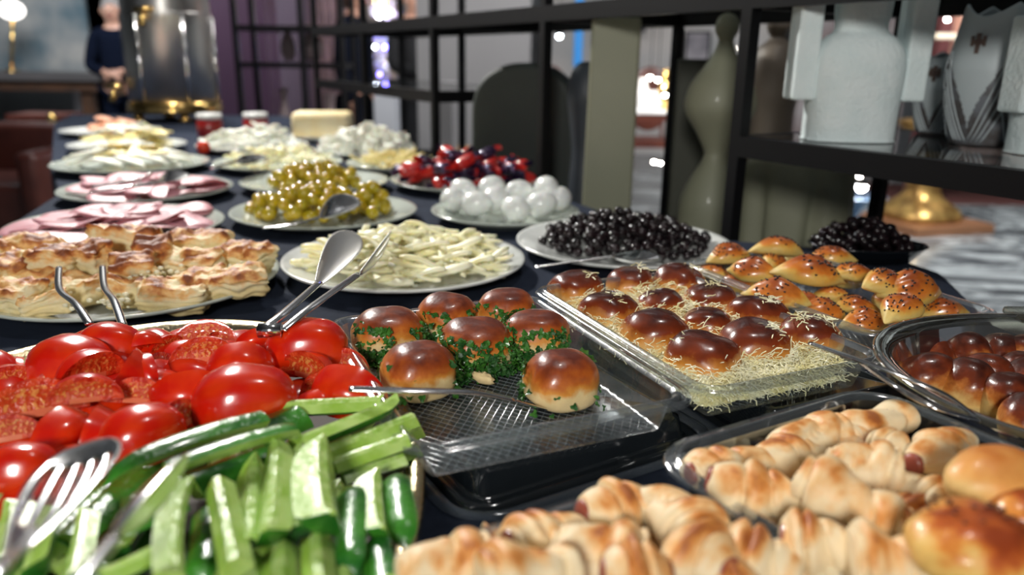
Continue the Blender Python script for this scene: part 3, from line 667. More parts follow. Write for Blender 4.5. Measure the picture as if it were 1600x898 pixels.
# grated cheese
GR = mat('grated_cheese', (0.88, 0.80, 0.42), 0.5, c2=(0.92, 0.88, 0.62), nscale=60, sss=0.15)
def shred(parts, p, d, l, r=0.00042, curl=0.3):
    d = d.normalized(); s, u = frame(d); pts = [p, p + d * l * 0.35 + u * l * curl * rnd.uniform(-.4, .6) + s * l * curl * rnd.uniform(-.5, .5), p + d * l * 0.7 + s * l * curl * rnd.uniform(-.7, .7), p + d * l + u * l * curl * rnd.uniform(-.8, .3)]
    parts.append(g_tube(pts, r, 3))
parts = []; tc2 = Vector((0.139, 0.566, 0.9045))
def bed(nx=46, ny=70, hw=0.0600, hd=0.0985):
    V = []; Fc = []
    for j in range(ny + 1):
        for i in range(nx + 1):
            u_, v_ = (i / nx * 2 - 1) * hw, (j / ny * 2 - 1) * hd; q = tc2 + ex * u_ + ey * v_; e_ = min(1, (1 - abs(u_ / hw)) * 6 + 0.25, (1 - abs(v_ / hd)) * 8 + 0.25)
            V.append((q.x, q.y, q.z + (0.008 + 0.006 * noise.noise(Vector((u_, v_, 0)) * 160) + 0.003 * noise.noise(Vector((u_, v_, 3)) * 420)) * e_))
    for j in range(ny):
        for i in range(nx): k = j * (nx + 1) + i; Fc.append((k, k + 1, k + nx + 2, k + nx + 1))
    return V, Fc
parts.append(bed())
for i, bp_ in enumerate(bun2_pos):
    for _ in range(420):
        a = rnd.uniform(0, 6.3); h = rnd.random() * 0.019; rad = 0.0238 + rnd.random() * 0.006 - max(0, h - 0.012) * 0.35
        q = bp_ + Vector((rad * math.cos(a), rad * math.sin(a), h + 0.001))
        if not in_tray(q, tc2, 0.150, 0.236): continue
        shred(parts, q, Vector((math.cos(a + 1.6 + rnd.uniform(-.9, .9)), math.sin(a + 1.6 + rnd.uniform(-.9, .9)), rnd.uniform(-.5, .9))), rnd.uniform(0.005, 0.012))
for _ in range(3400):   # thick bed of shreds at the front edge and between the rows
    u_, v_ = rnd.uniform(-0.060, 0.062), rnd.choice([rnd.uniform(-0.100, -0.055), rnd.uniform(-0.100, -0.075), rnd.uniform(-0.10, 0.10)]); q = tc2 + ex * u_ + ey * v_ + Vector((0, 0, 0.001 + rnd.random() * 0.016))
    if min((q - b3).to_2d().length for b3 in bun2_pos) < 0.021: continue
    shred(parts, q, Vector((rnd.uniform(-1, 1), rnd.uniform(-1, 1), rnd.uniform(-.3, .3))), rnd.uniform(0.004, 0.010))
for k, sx_, n_ in ((10, 0.006, 26), (11, -0.006, 30), (11, 0.012, 18), (7, 0.010, 22), (1, 0.006, 16), (0, 0.012, 12), (4, 0.012, 14), (5, -0.012, 14), (9, 0.004, 12), (3, -0.016, 8), (8, .01, 12)):
    for _ in range(n_):
        dx, dy = sx_ + rnd.gauss(0, 0.004), rnd.gauss(-0.004, 0.006); rr = min(0.95, math.hypot(dx, dy) / 0.0245); z = 0.0325 * (0.44 + 0.56 * math.sqrt(max(0, 1 - rr ** 3.2)))
        shred(parts, bun2_pos[k] + Vector((dx, dy, z + 0.0005)), Vector((rnd.uniform(-1, 1), rnd.uniform(-1, 1), rnd.uniform(-.2, .2))), rnd.uniform(0.004, 0.009), 0.0005, 0.15)
g = join(parts); o = mesh('grated_cheese', *g, GR, smooth=False); tag(o, 'pale grated cheese spilling around the dark glazed buns', 'grated cheese', kind='stuff')

# ------------------------------------------------------------------ seeded pastries
POG = zmat('seeded_pastry_crust', [(0.0, (0.50, 0.26, 0.06)), (0.22, (0.66, 0.50, 0.16)), (0.50, (0.72, 0.42, 0.08)), (0.70, (0.66, 0.20, 0.025)), (1.0, (0.34, 0.07, 0.012))], 0.0, 0.019, 70, 0.42, (0.6, 0.28), coat=0.75, bump=0.35, bscale=160)
SEEDM = mat('black_seed', (0.010, 0.008, 0.010), 0.5)
def pog_proto(seed):
    L_, W_, H_ = 0.029, 0.0165, 0.0195
    def f(t, p):
        c, s = math.cos(t), math.sin(t); cp = max(0, math.cos(p)); x = L_ * c * cp ** 0.8; edge = max(0, 1 - (abs(x) / L_) ** 1.7)
        y = W_ * s * cp ** 0.8 * (0.35 + 0.65 * edge); z = H_ * (0.35 + 0.65 * math.sin(p)) * (0.25 + 0.75 * edge ** 0.7) if p > 0 else H_ * 0.35 * (1 + math.sin(p)) * (0.3 + 0.7 * edge)
        q = Vector((x, y, z)); k = nz(q + Vector((seed * 3, 0, 0)), 60) * 0.0016
        return q + Vector((0, s * k, k if p > -0.3 else 0)) + Vector((0, 0, -0.0012 * math.exp(-(y / 0.003) ** 2) if p > 0.2 else 0))
    g = g_ball(f, 30, 18); root = empty('seeded_pastry'); mesh('pastry', *g, POG, parent=root)
    r2 = random.Random(seed); parts = []; cxs = r2.uniform(-0.008, 0.008)
    for _ in range(r2.choice([60, 110, 80])):
        t = r2.uniform(0, 6.3); p = r2.uniform(0.35, 1.4); q = f(t, p)
        if abs(q.x - cxs) > 0.014: continue
        parts.append(g_sphere(0.00095, (q.x, q.y, q.z + 0.0003), 5, 4, (1.3, 0.8, 0.8)))
    g = join(parts); o = mesh('black_seeds', *g, SEEDM, parent=root); o['kind'] = 'stuff'
    return Proto(root)
pg = [pog_proto(i + 1) for i in range(4)]
PL = [(1138, 398, 64, .922, 20, 'leftmost glossy pastry at the back of the seeded tray, beside the black olives'), (1214, 392, 74, .926, 5, 'seeded pastry at the top of the heap under the shelf post'), (1206, 410, 58, .916, 60, 'pastry half hidden under the topmost seeded one'),
      (1178, 422, 70, .922, -40, 'pale sided pastry leaning at the left, few seeds'), (1298, 404, 66, .916, -6, 'pastry at the back right with a greenish underside'), (1262, 428, 92, .926, -8, 'long glossy pastry across the middle of the seeded heap'),
      (1332, 428, 66, .922, 20, 'pastry with a black seeded tip right of the long one'), (1214, 460, 84, .920, -32, 'pale green tinged pastry sloping to the front left tray wall'), (1256, 472, 62, .912, -40, 'orange pastry below the pale sloping one'),
      (1300, 462, 58, .910, 0, 'small shiny pastry in the middle gap'), (1380, 444, 84, .926, 30, 'domed seeded pastry at the centre right'), (1420, 452, 94, .924, 14, 'long pastry with olive green side at the right end'),
      (1410, 484, 84, .926, 40, 'rounded pale pastry with a stripe of black seeds in front'), (1282, 486, 72, .908, 10, 'deep orange pastry near the front wall of the tray'), (1336, 478, 66, .908, -10, 'dark glazed pastry sunk between the front ones'),
      (1350, 500, 70, .908, 12, 'seed sprinkled pastry at the front tray corner'), (1474, 484, 66, .906, 0, 'brown pastry with seeded edge at the right tray corner'), (1114, 428, 56, .904, -30, 'small orange pastry at the back left of the tray floor'),
      (1152, 440, 60, .900, -40, 'orange pastry behind the left tray wall'), (1190, 462, 60, .898, -30, 'low pastry behind the left wall, mostly covered'), (1385, 470, 60, .905, 70, 'pastry squeezed under the domed one'), (1240, 402, 50, .905, 50, 'pastry deep at the back of the heap'),
      (1320, 440, 60, .900, 30, 'covered pastry under the heap, right of the middle'), (1432, 474, 60, .900, 50, 'covered pastry under the heap, at the right')]
for i, (px, py, wp, z, yaw, lab) in enumerate(PL):
    p = at(px, py, z); s = (wp / 2) / (F / (p - CAM).dot(fw)) / 0.029; s *= 1.22; o = pg[i % 4].get()
    place(o, (p.x, p.y, max(z - 0.006, 0.8835)), Euler((math.radians([12, -8, 20, 26, 0, 14, 5, 24][i % 8]), math.radians([-4, 5, 8, 0][i % 4]), math.radians(yaw))), s * 1.05); tag(o, lab, 'pastry', 'seeded pastries heaped in the tray')

# ------------------------------------------------------------------ glass casserole
cas = empty('glass_casserole', (0.387, 0.455, ZT + 0.001)); tag(cas, 'oval glass baking dish with side handle at the right edge', 'baking dish')
A_, B_ = 0.142, 0.122
prof = [(0.0, 0.004), (0.80, 0.004), (0.86, 0.010), (0.91, 0.044), (0.93, 0.049), (0.985, 0.050), (1.0, 0.048), (0.985, 0.045), (0.945, 0.044), (0.90, 0.008), (0.84, 0.0), (0.0, 0.0)]
g = g_lathe(prof, 80, A_, B_, cap=False, power=2.2); mesh('dish', *g, GLASSR, parent=cas)
g = g_lathe([(0.965, 0.0495), (0.98, 0.0515), (1.0, 0.0515), (1.012, 0.049), (1.0, 0.046)], 80, A_, B_, cap=False, power=2.2); mesh('rim', *g, clear_plastic('thick_glass_rim', tint=(0.5, 0.5, 0.46), haze=0.06, hazecol=(0.5, 0.5, 0.45), rough=0.05), parent=cas)
g = g_box(-0.035, 0.115, 0.046, 0.045, 0.142, 0.053); o = mesh('handle', *g, GLASSR, parent=cas, smooth=False); bv = o.modifiers.new('b', 'BEVEL'); bv.width = 0.003; bv.segments = 3; o.location = (0.045, -0.003, 0)
oil = mat('dark_oven_oil', (0.022, 0.018, 0.010), 0.15, c2=(0.05, 0.04, 0.02), nscale=60, coat=0.5)
g = g_lathe([(0.0001, 0.0052), (0.80, 0.0052), (0.78, 0.0045)], 60, A_, B_, cap=False, power=2.2); mesh('oily_base', *g, oil, parent=cas)
BUN3 = zmat('pull_apart_crust', [(0.0, (0.62, 0.50, 0.26)), (0.32, (0.74, 0.48, 0.16)), (0.56, (0.50, 0.16, 0.025)), (0.74, (0.18, 0.030, 0.008)), (1.0, (0.05, 0.010, 0.005))], 0.0, 0.034, 80, 0.42, (0.7, 0.3), coat=0.4, bump=0.45, bscale=120)
rb = [Proto(bun_mesh(0.0185, 0.034, i + 20, BUN3, 2.3, 'baked_roll')) for i in range(3)]
CL = [(1448, 592, 1.05, 'dark baked roll nearest the left glass wall'), (1508, 604, 1.05, 'baked roll with torn filling showing, front of the dish'), (1570, 622, 1.0, 'baked roll at the front right with pale crumb side'),
      (1462, 554, .9, 'baked roll at the back left of the dish'), (1514, 556, 1.0, 'baked roll in the middle of the back row'), (1564, 552, .9, 'baked roll with a split top, back row right'), (1536, 584, .95, 'red brown roll in the middle of the dish'),
      (1588, 584, .95, 'shiny baked roll right of the middle'), (1606, 556, .95, 'baked roll at the picture edge, back'), (1618, 600, 1.0, 'baked roll just past the picture edge'), (1610, 660, 1.0, 'pale torn roll at the front right corner of the dish')]
for i, (px, py, s, lab) in enumerate(CL):
    p = at(px, py, 0.903); o = rb[i % 3].get(); place(o, (p.x, p.y, 0.8865), (0.06 * (i % 3 - 1), 0.05 * (i % 2), i * 0.9), (s, s, s * 1.02)); tag(o, lab, 'bread roll', 'baked rolls in the glass dish')
FIL = mat('dark_green_filling', (0.05, 0.05, 0.03), 0.6, c2=(0.25, 0.22, 0.12), nscale=200)
o = [q for q in C.objects if q.get('label', '').startswith('baked roll with torn')][0]
g = g_ball(lambda t, p: Vector((0.012 * math.cos(p) * math.cos(t), 0.003 * math.cos(p) * math.sin(t), 0.004 * math.sin(p))) * (1 + 0.5 * nz((math.cos(t) * 3, math.sin(t) * 3, p * 3), 1.3)), 16, 8)
f_ = mesh('filling', *g, FIL); f_.parent = o; f_.location = (0.012, 0.012, 0.012); f_.rotation_euler = (0, 0, -0.8)

# ------------------------------------------------------------------ sausage rolls
ROLL = zmat('sausage_roll_dough', [(0.0, (0.74, 0.57, 0.34)), (0.55, (0.86, 0.70, 0.45)), (0.72, (0.82, 0.52, 0.24)), (0.88, (0.68, 0.27, 0.06)), (1.0, (0.40, 0.12, 0.03))], -0.008, 0.014, 70, 0.60, (0.75, 0.50), coat=0.0, bump=0.25, bscale=120)
SAUS = mat('sausage', (0.26, 0.055, 0.035), 0.4, c2=(0.34, 0.085, 0.055), nscale=80, coat=0.3)
def roll_proto(L_, R, lobes, seed, open_a=True, open_b=True):
    root = empty('sausage_roll'); ns = 72; nt_ = 32; V = []; Fc = []
    for j in range(ns + 1):
        s = -1 + 2 * j / ns
        for i in range(nt_):
            th = 2 * PI * i / nt_; ph = (s * 0.5 + 0.5) * lobes + 0.18 * math.sin(s * 4 + seed) + 0.26 * math.sin(th + seed) + 0.10 * math.sin(2 * th + seed * 2)
            fr = ph - math.floor(ph); lobe = math.sin(PI * fr ** 0.8) ** 0.34
            env = (1 - abs(s) ** 2.6 * 0.36) * (0.90 + 0.16 * math.cos(s * 2.6 + seed)); r = R * env * (0.60 + 0.44 * lobe)
            if abs(s) > 0.96: r *= 0.86
            if abs(s) > 0.995: r *= 0.72 if (open_a if s < 0 else open_b) else 0.15
            q = Vector((s * L_ / 2, r * math.cos(th), r * 0.88 * math.sin(th))); q *= 1 + 0.10 * nz(q + Vector((seed, 0, 0)), 55) + 0.05 * nz(q + Vector((0, seed, 0)), 120)
            V.append(q)
    for j in range(ns):
        for i in range(nt_): k = (i + 1) % nt_; Fc.append((j * nt_ + i, (j + 1) * nt_ + i, (j + 1) * nt_ + k, j * nt_ + k))
    Fc.append(tuple(range(nt_))); Fc.append(tuple(ns * nt_ + i for i in range(nt_))[::-1])
    mesh('dough', V, Fc, ROLL, parent=root)
    pts = [(-L_ / 2 * (1.05 if open_a else 0.8) + L_ * (1.05 if open_a else .8) * 0.5 * 0 + k, 0, 0) for k in (0, 0.001, 0.003)]
    x0 = -L_ / 2 * (1.06 if open_a else 0.8); x1 = L_ / 2 * (1.06 if open_b else 0.8); rs = R * 0.46
    xs = [x0, x0 + 0.0006, x0 + 0.002, 0, x1 - 0.002, x1 - 0.0006, x1]; rr = [rs * 0.5, rs * 0.85, rs, rs, rs, rs * 0.85, rs * 0.5]
    g = g_tube([(x, 0, 0) for x in xs], rr, 12); mesh('sausage', *g, SAUS, parent=root)
    return Proto(root)
RP = [roll_proto(0.050, 0.0130, 2.6, 0.3), roll_proto(0.050, 0.0135, 3.2, 1.7, True, False), roll_proto(0.050, 0.0140, 2.3, 4.1, False, True), roll_proto(0.050, 0.0130, 1.7, 2.6, False, False)]
RL = [ # px0,py0,px1,py1,z, width factor, proto, label
 (1082, 728, 1200, 706, .927, 1.0, 1, 'sausage roll at the left corner of the right tray, sausage end showing'),
 (1112, 742, 1252, 770, .932, 1.15, 0, 'plump pale roll in front of the corner one, two big lobes'),
 (1186, 712, 1280, 690, .925, 1.0, 0, 'roll behind the plump pale one along the back wall'),
 (1214, 688, 1312, 660, .928, 1.1, 2, 'knotted roll standing highest near the middle of the back wall'),
 (1322, 668, 1412, 640, .928, 1.15, 3, 'smooth pale roll at the back right corner of the tray'),
 (1300, 700, 1366, 664, .922, 1.0, 0, 'roll between the knotted one and the smooth corner one'),
 (1296, 712, 1404, 724, .936, 1.25, 2, 'arched golden roll on top in the centre'),
 (1258, 738, 1402, 800, .940, 1.35, 3, 'biggest roll with burnt browned splits, front centre'),
 (1366, 682, 1446, 716, .930, 1.1, 1, 'ridged roll to the right of the arched golden one'),
 (1430, 716, 1510, 672, .932, 1.0, 0, 'roll ending in an upturned pointed tip'),
 (1436, 690, 1530, 716, .920, 1.0, 0, 'low roll behind the pointed one'),
 (1392, 744, 1482, 782, .930, 1.1, 2, 'toasted roll under the right end of the biggest one'),
 (1226, 828, 1326, 846, .936, 1.2, 1, 'stubby roll at the tray front with dark sausage below its end'),
 (1328, 858, 1436, 872, .940, 1.4, 3, 'short round roll at the bottom edge, smooth top'),
 (1372, 812, 1440, 822, .930, 1.1, 0, 'roll wedged between the round one and the glazed bread'),
 (1400, 776, 1462, 822, .926, 1.0, 0, 'narrow roll sloping down to the glazed bread'),
 (1250, 800, 1300, 772, .912, 1.0, 0, 'shaded roll under the biggest one'),
 (1240, 760, 1180, 800, .910, 1.0, 0, 'shaded roll at the tray floor, left'),
 (1460, 742, 1540, 720, .912, 1.0, 0, 'roll low behind the toasted one'),
 (1290, 880, 1240, 910, .920, 1.2, 0, 'roll cut by the bottom edge, right tray'),
 (796, 846, 912, 812, .930, 1.2, 1, 'roll with red sausage end at the left of the front tray'),
 (912, 796, 1018, 774, .930, 1.2, 0, 'pale roll at the back wall of the front tray, sausage end right'),
 (862, 846, 1008, 862, .934, 1.25, 2, 'long pale twisted roll in the middle of the front tray'),
 (1022, 770, 1110, 836, .932, 1.35, 2, 'orange toasted roll at the back right of the front tray'),
 (1060, 836, 1140, 890, .936, 1.35, 0, 'two lobed roll in front of the orange toasted one'),
 (622, 886, 764, 862, .934, 1.15, 2, 'whitish roll over the left rim of the front tray'),
 (750, 896, 894, 876, .940, 1.4, 3, 'large smooth orange roll at the bottom edge'),
 (1130, 850, 1254, 886, .932, 1.3, 1, 'rounded roll against the right wall of the front tray'),
 (944, 890, 1046, 892, .938, 1.3, 0, 'toasted roll at the bottom edge, middle'),
 (880, 880, 960, 850, .915, 1.1, 0, 'shaded roll below the long twisted one'),
 (1020, 850, 1080, 810, .912, 1.1, 0, 'shaded roll under the orange toasted one'),
 (740, 860, 800, 850, .912, 1.1, 0, 'small roll behind the whitish one'),
 (1000, 830, 930, 850, .914, 1.1, 0, 'roll under the pale back roll'),
 (1180, 905, 1090, 915, .930, 1.2, 0, 'roll just below the bottom edge'),
]
for i, (a, b_, c_, d_, z, wf, k, lab) in enumerate(RL):
    p, q = at(a, b_, z), at(c_, d_, z); L_ = (q - p).length; o = RP[k].get(); mid = (p + q) / 2
    place(o, (mid.x, mid.y, z - 0.004), Euler((0.4 * math.sin(i * 2.1), 0.10 * math.sin(i), math.atan2(q.y - p.y, q.x - p.x))), (L_ / 0.047, wf * 0.96, wf * 0.94)); tag(o, lab, 'sausage roll', 'sausage rolls in the two front trays')
rnd = random.Random(14)
for cx_, cy_, nn in ((0.208, 0.294, 22), (0.0585, 0.195, 22)):
    for i in range(nn):
        u_, v_ = rnd.uniform(-0.055, 0.055), rnd.uniform(-0.085, 0.085); a = math.radians(30); x = cx_ + u_ * math.cos(a) - v_ * math.sin(a); y = cy_ + u_ * math.sin(a) + v_ * math.cos(a)
        o = RP[i % 4].get(); place(o, (x, y, ZT + 0.014 + 0.010 * (i % 2)), Euler((rnd.uniform(-.4, .4), 0, rnd.uniform(0, 3.1))), (0.75, 0.85, 0.85)); tag(o, 'sausage roll in the lower layer, mostly covered by others', 'sausage roll', 'sausage rolls in the lower layer')
GB = zmat('glazed_bread_crust', [(0.0, (0.78, 0.55, 0.20)), (0.45, (0.80, 0.50, 0.14)), (0.62, (0.72, 0.28, 0.05)), (0.80, (0.50, 0.11, 0.02)), (1.0, (0.30, 0.05, 0.012))], -0.014, 0.015, 70, 0.60, (0.55, 0.3), coat=0.3, bump=0.7, bscale=90)
GB2 = zmat('golden_bread_crust', [(0.0, (0.75, 0.50, 0.20)), (0.42, (0.82, 0.56, 0.22)), (0.66, (0.80, 0.38, 0.10)), (1.0, (0.60, 0.18, 0.03))], -0.014, 0.018, 60, 0.40, (0.6, 0.42), coat=0.15, bump=0.3, bscale=90)
def loaf(px, py, z, l, w_, h, yaw, m, lab, seed):
    p = at(px, py, z)
    def f(t, q): 
        c, s = math.cos(t), math.sin(t); v = Vector((l * c * math.cos(q) ** 0.75, w_ * s * math.cos(q) ** 0.75, h * math.sin(q)))
        return v * (1 + 0.16 * nz(v + Vector((seed, 0, 0)), 45) + 0.05 * nz(v + Vector((0, seed, 0)), 120))
    g = g_ball(f, 32, 20); o = mesh('glazed_bread', *g, m); place(o, p, (0.1, 0.12, math.radians(yaw))); tag(o, lab, 'bread', 'glazed breads over the right tray'); return o
loaf(1560, 752, .948, .028, .017, .014, 22, GB2, 'smooth golden bread roll at the right picture edge', 1)
l2 = loaf(1530, 852, .950, .026, .021, .013, 10, GB, 'large orange brown glazed bread with dark seeds, lower right corner', 5)
loaf(1606, 806, .944, .020, .016, .012, 40, GB, 'glazed bread edge between the golden roll and the seeded one', 9)
loaf(1500, 812, .918, .020, .016, .012, 20, GB2, 'golden bread low behind the seeded glazed one', 12)
parts = []; rnd = random.Random(8)
for _ in range(26):
    x, y = rnd.gauss(0, 0.009), rnd.gauss(0.003, 0.007); zz = 0.0130 * math.sqrt(max(0.05, 1 - (x / .026) ** 2 - (y / .021) ** 2)) + 0.0006
    parts.append(g_sphere(0.0009, (x, y, zz), 6, 4, (1.5, 1, 0.6)))
g = join(parts); o = mesh('seeds', *g, mat('brown_seed', (0.08, 0.02, 0.01), 0.5), parent=l2); o['kind'] = 'stuff'

# ------------------------------------------------------------------ layered pastry (front left plate)
BOR = zmat('layered_pastry', [(0.0, (0.66, 0.52, 0.24)), (0.30, (0.80, 0.66, 0.34)), (0.55, (0.84, 0.74, 0.46)), (0.74, (0.80, 0.46, 0.16)), (0.88, (0.48, 0.16, 0.035)), (1.0, (0.22, 0.06, 0.02))], -0.015, 0.020, 60, 0.62, (0.85, 0.6), coat=0.0, bump=0.8, bscale=200)
def borek(px, py, z, wpx, dep, h, yaw, tilt, lab, seed):
    h *= 1.15; dep *= 0.92; p = at(px, py, z); wd = wpx / (F / (p - CAM).dot(fw)); r2 = random.Random(seed)
    bm = bmesh.new(); bmesh.ops.create_cube(bm, size=1.0); bmesh.ops.subdivide_edges(bm, edges=bm.edges, cuts=13, use_grid_fill=True)
    for v in bm.verts:
        c = v.co.copy(); side = max(abs(c.x), abs(c.y)) * 2
        k = (abs(c.x * 2) ** 8 + abs(c.y * 2) ** 8 + abs(c.z * 2) ** 8) ** (1 / 8.0)
        c = c / max(k, 0.5) if k > 1 else c
        q = Vector((c.x * wd, c.y * dep, c.z * h))
        lay = 0.0016 * math.sin(q.z * 900 + 3 * nz(q + Vector((seed, 0, 0)), 60)) * (1 if side > 0.95 else 0)
        q += Vector((c.x, c.y, 0)).normalized() * lay if (c.x or c.y) else Vector()
        q += Vector((nz(q + Vector((seed, 1, 0)), 45), nz(q + Vector((seed, 9, 0)), 45), nz(q + Vector((seed, 5, 0)), 55))) * 0.0060
        q.z += 0.0040 * nz((q.x, q.y, seed), 130) * (1 if c.z > 0.3 else 0)
        v.co = q
    me = bpy.data.meshes.new('layered_pastry'); bm.to_mesh(me); bm.free(); me.materials.append(BOR); me.polygons.foreach_set('use_smooth', [True] * len(me.polygons))
    o = bpy.data.objects.new('layered_pastry', me); C.objects.link(o); place(o, p, (math.radians(tilt), 0.1 * math.sin(seed), math.radians(yaw))); tag(o, lab, 'pastry', 'layered pastry squares on the plate'); return o
BL = [(48, 392, .917, 92, .045, .026, 10, 0, 'round topped pastry square with dark browned top, far left back'), (24, 420, .912, 72, .040, .026, -20, 15, 'pastry piece with a charred glossy top at the left edge'), (86, 412, .916, 72, .036, .030, 5, 0, 'blocky pastry square with a browned front face'),
      (140, 408, .917, 58, .034, .032, -10, 8, 'pastry square with an orange toasted corner, left of the middle'), (195, 378, .924, 98, .042, .030, 12, -8, 'crumbly pastry piece on top of the pile with a curled edge'), (313, 384, .915, 92, .038, .026, 14, 4, 'rectangular pastry piece standing at the back right'),
      (243, 402, .915, 48, .032, .036, 30, 10, 'upright pastry piece with a dark scorched edge, centre'), (298, 412, .912, 104, .034, .020, -4, 20, 'whitish flaky pastry piece lying open in the centre'), (388, 402, .912, 74, .038, .026, -20, 6, 'pastry square at the right end with pink browned top'),
      (212, 426, .910, 66, .034, .030, 20, 12, 'pale folded pastry piece in front of the middle'), (362, 442, .906, 108, .036, .022, 14, 4, 'long pastry piece with browned stripes at the right front'), (270, 462, .902, 98, .034, .022, 8, 6, 'pale pastry slab at the front of the plate'),
      (28, 462, .906, 78, .036, .024, -8, 4, 'yellow flaky pastry at the front left of the plate'), (70, 474, .902, 66, .030, .020, 20, 0, 'low pastry piece with white curd filling, left front'), (122, 452, .902, 70, .032, .022, -15, 0, 'pastry piece behind the tong tips'), (196, 454, .902, 54, .030, .022, 15, 0, 'small pastry piece right of the tong tips'),
      (170, 420, .905, 90, .040, .028, 0, 0, 'pastry piece in the shaded centre of the pile'), (310, 440, .903, 80, .036, .020, 0, 0, 'pastry piece under the whitish flaky one'), (60, 440, .903, 90, .040, .024, 0, 0, 'pastry piece under the blocky one')]
for i, t in enumerate(BL): borek(*t, i * 1.7 + 1)
CRB = mat('white_curd_crumb', (0.80, 0.76, 0.56), 0.6, sss=0.1)
parts = []; rnd = random.Random(2)
for _ in range(420):
    px, py = rnd.choice([(300, 405), (225, 425), (60, 470), (120, 460), (210, 390), (195, 470), (280, 470), (390, 425)]); p = at(px + rnd.gauss(0, 22), py + rnd.gauss(0, 10), 0.912 if py < 440 else 0.900)
    if (p.to_2d() - Vector(P_past[:2])).length > 0.125: continue
    parts.append(g_sphere(rnd.uniform(0.0012, 0.003), (p.x, p.y, p.z + rnd.uniform(-.006, .006)), 6, 4, (1.3, 1, 0.8)))
g = join(parts); o = mesh('curd_crumbs', *g, CRB); tag(o, 'white curd crumbs scattered over the layered pastries', 'cheese crumbs', kind='stuff')

# ------------------------------------------------------------------ ham
HAM = mat('ham', (0.60, 0.24, 0.28), 0.45, c2=(0.70, 0.36, 0.40), nscale=30, coat=0.05, sss=0.2, bump=0.2)
def slice_mesh(name, R, th, fold, seed, m, n=26, rr=5):
    V = []; Fc = []
    for s in (1, -1):
        for k in range(rr + 1):
            for i in range(n):
                a = 2 * PI * i / n; r = R * k / rr * (1 + 0.05 * math.sin(3 * a + seed)); x, y = r * math.cos(a), r * math.sin(a)
                z = fold * R * math.sin(x / R * 2.2 + seed) * 0.5 + 0.12 * fold * R * math.sin(y / R * 3 + seed * 2) + s * th / 2 * (1 if k < rr else 0.4); V.append((x, y, z))
    off_ = (rr + 1) * n
    for k in range(rr):
        for i in range(n):
            j = (i + 1) % n; a, b2, c2, d = k * n + i, k * n + j, (k + 1) * n + j, (k + 1) * n + i; Fc.append((a, d, c2, b2)); Fc.append((off_ + a, off_ + b2, off_ + c2, off_ + d))
    for i in range(n): j = (i + 1) % n; Fc.append((rr * n + i, off_ + rr * n + i, off_ + rr * n + j, rr * n + j))
    return mesh(name, V, Fc, m)
hp = [Proto(slice_mesh('ham_slice', 0.037, 0.0022, f, s, HAM)) for f, s in ((0.12, 0.4), (0.22, 1.9), (0.08, 3.1))]
rnd = random.Random(21)
for P_, nn, lab, grp in ((P_ham, 38, 'pink ham slice on the nearer ham plate', 'ham slices on the nearer plate'), (P_ham2, 30, 'pink ham slice on the further ham plate', 'ham slices on the further plate')):
    for i in range(nn):
        ring = i % 3; a = i * 2.399; q = [0.100, 0.064, 0.02][ring] * rnd.uniform(0.9, 1.08); h = 0.008 + [0.005, 0.010, 0.014][ring] + rnd.random() * 0.006
        o = hp[rnd.randrange(3)].get(); place(o, (P_[0] + q * math.cos(a), P_[1] + q * math.sin(a), ZT + h + 0.004), (rnd.uniform(-.18, .18) + 0.06, rnd.uniform(-.15, .15), rnd.uniform(0, 6.3)), rnd.uniform(0.85, 1.1)); tag(o, lab + [', lying at the plate rim', ', in the middle ring of the pile', ', on top in the centre'][ring], 'ham slice', grp)

# ------------------------------------------------------------------ olives, eggs, sweets
def olive_mesh(name, R, L_, m, pit):
    def f(t, p):
        q = Vector((R * math.cos(p) * math.cos(t), R * math.cos(p) * math.sin(t), L_ * math.sin(p)))
        if pit and p > 1.2: q.z -= 0.25 * L_ * (p - 1.2) / 0.37
        return q
    return Proto(mesh(name, *g_ball(f, 12, 9), m))
GOL = mat('green_olive', (0.40, 0.32, 0.006), 0.16, c2=(0.55, 0.38, 0.010), nscale=40, coat=0.9, sss=0.15)
BLO = mat('black_olive', (0.007, 0.005, 0.006), 0.2, c2=(0.016, 0.008, 0.010), nscale=60, coat=0.15, spec=0.35)
gp = olive_mesh('green_olive', 0.0092, 0.0112, GOL, True); bo = olive_mesh('black_olive', 0.0060, 0.0072, BLO, False)
rnd = random.Random(4)
def pour(pr, pts, lab, cat, grp, smin=0.9, smax=1.1):
    for p in pts: o = pr.get(); place(o, p, (rnd.uniform(0, 6), rnd.uniform(0, 6), rnd.uniform(0, 6)), rnd.uniform(smin, smax)); tag(o, lab, cat, grp)
pour(gp, heap(105, 0.090, 0.0094, P_gol[0] - 0.028, P_gol[1] + 0.020, ZT + 0.006, 0.034, 0.85, seed=1), 'glossy green olive in the nearer heap', 'olive', 'green olives on the nearer plate')
pour(gp, heap(20, 0.035, 0.0094, P_gol[0] + 0.060, P_gol[1] + 0.035, ZT + 0.007, 0.035, 1.0, seed=9), 'glossy green olive in the small cluster right of the spoon', 'olive', 'green olives right of the spoon')
o = gp.get(); place(o, at(582, 332, ZT + 0.017), (1.4, 0, 0.5), 1.1); tag(o, 'single green olive lying apart, right of the spoon bowl', 'olive')
pour(gp, heap(80, 0.080, 0.0094, P_gol2[0] + 0.005, P_gol2[1] - 0.01, ZT + 0.006, 0.036, 0.75, seed=2), 'green olive in the further heap behind', 'olive', 'green olives on the further plate')
pour(bo, heap(250, 0.108, 0.0063, P_blk[0] + 0.005, P_blk[1] + 0.012, ZT + 0.006, 0.040, 0.80, seed=3), 'small shiny black olive in the heap on the white plate', 'olive', 'black olives on the white plate')
bowl = empty('black_dish', (0.452, 0.955, ZT + 0.001)); tag(bowl, 'low black dish of black olives behind the seeded pastries', 'dish')
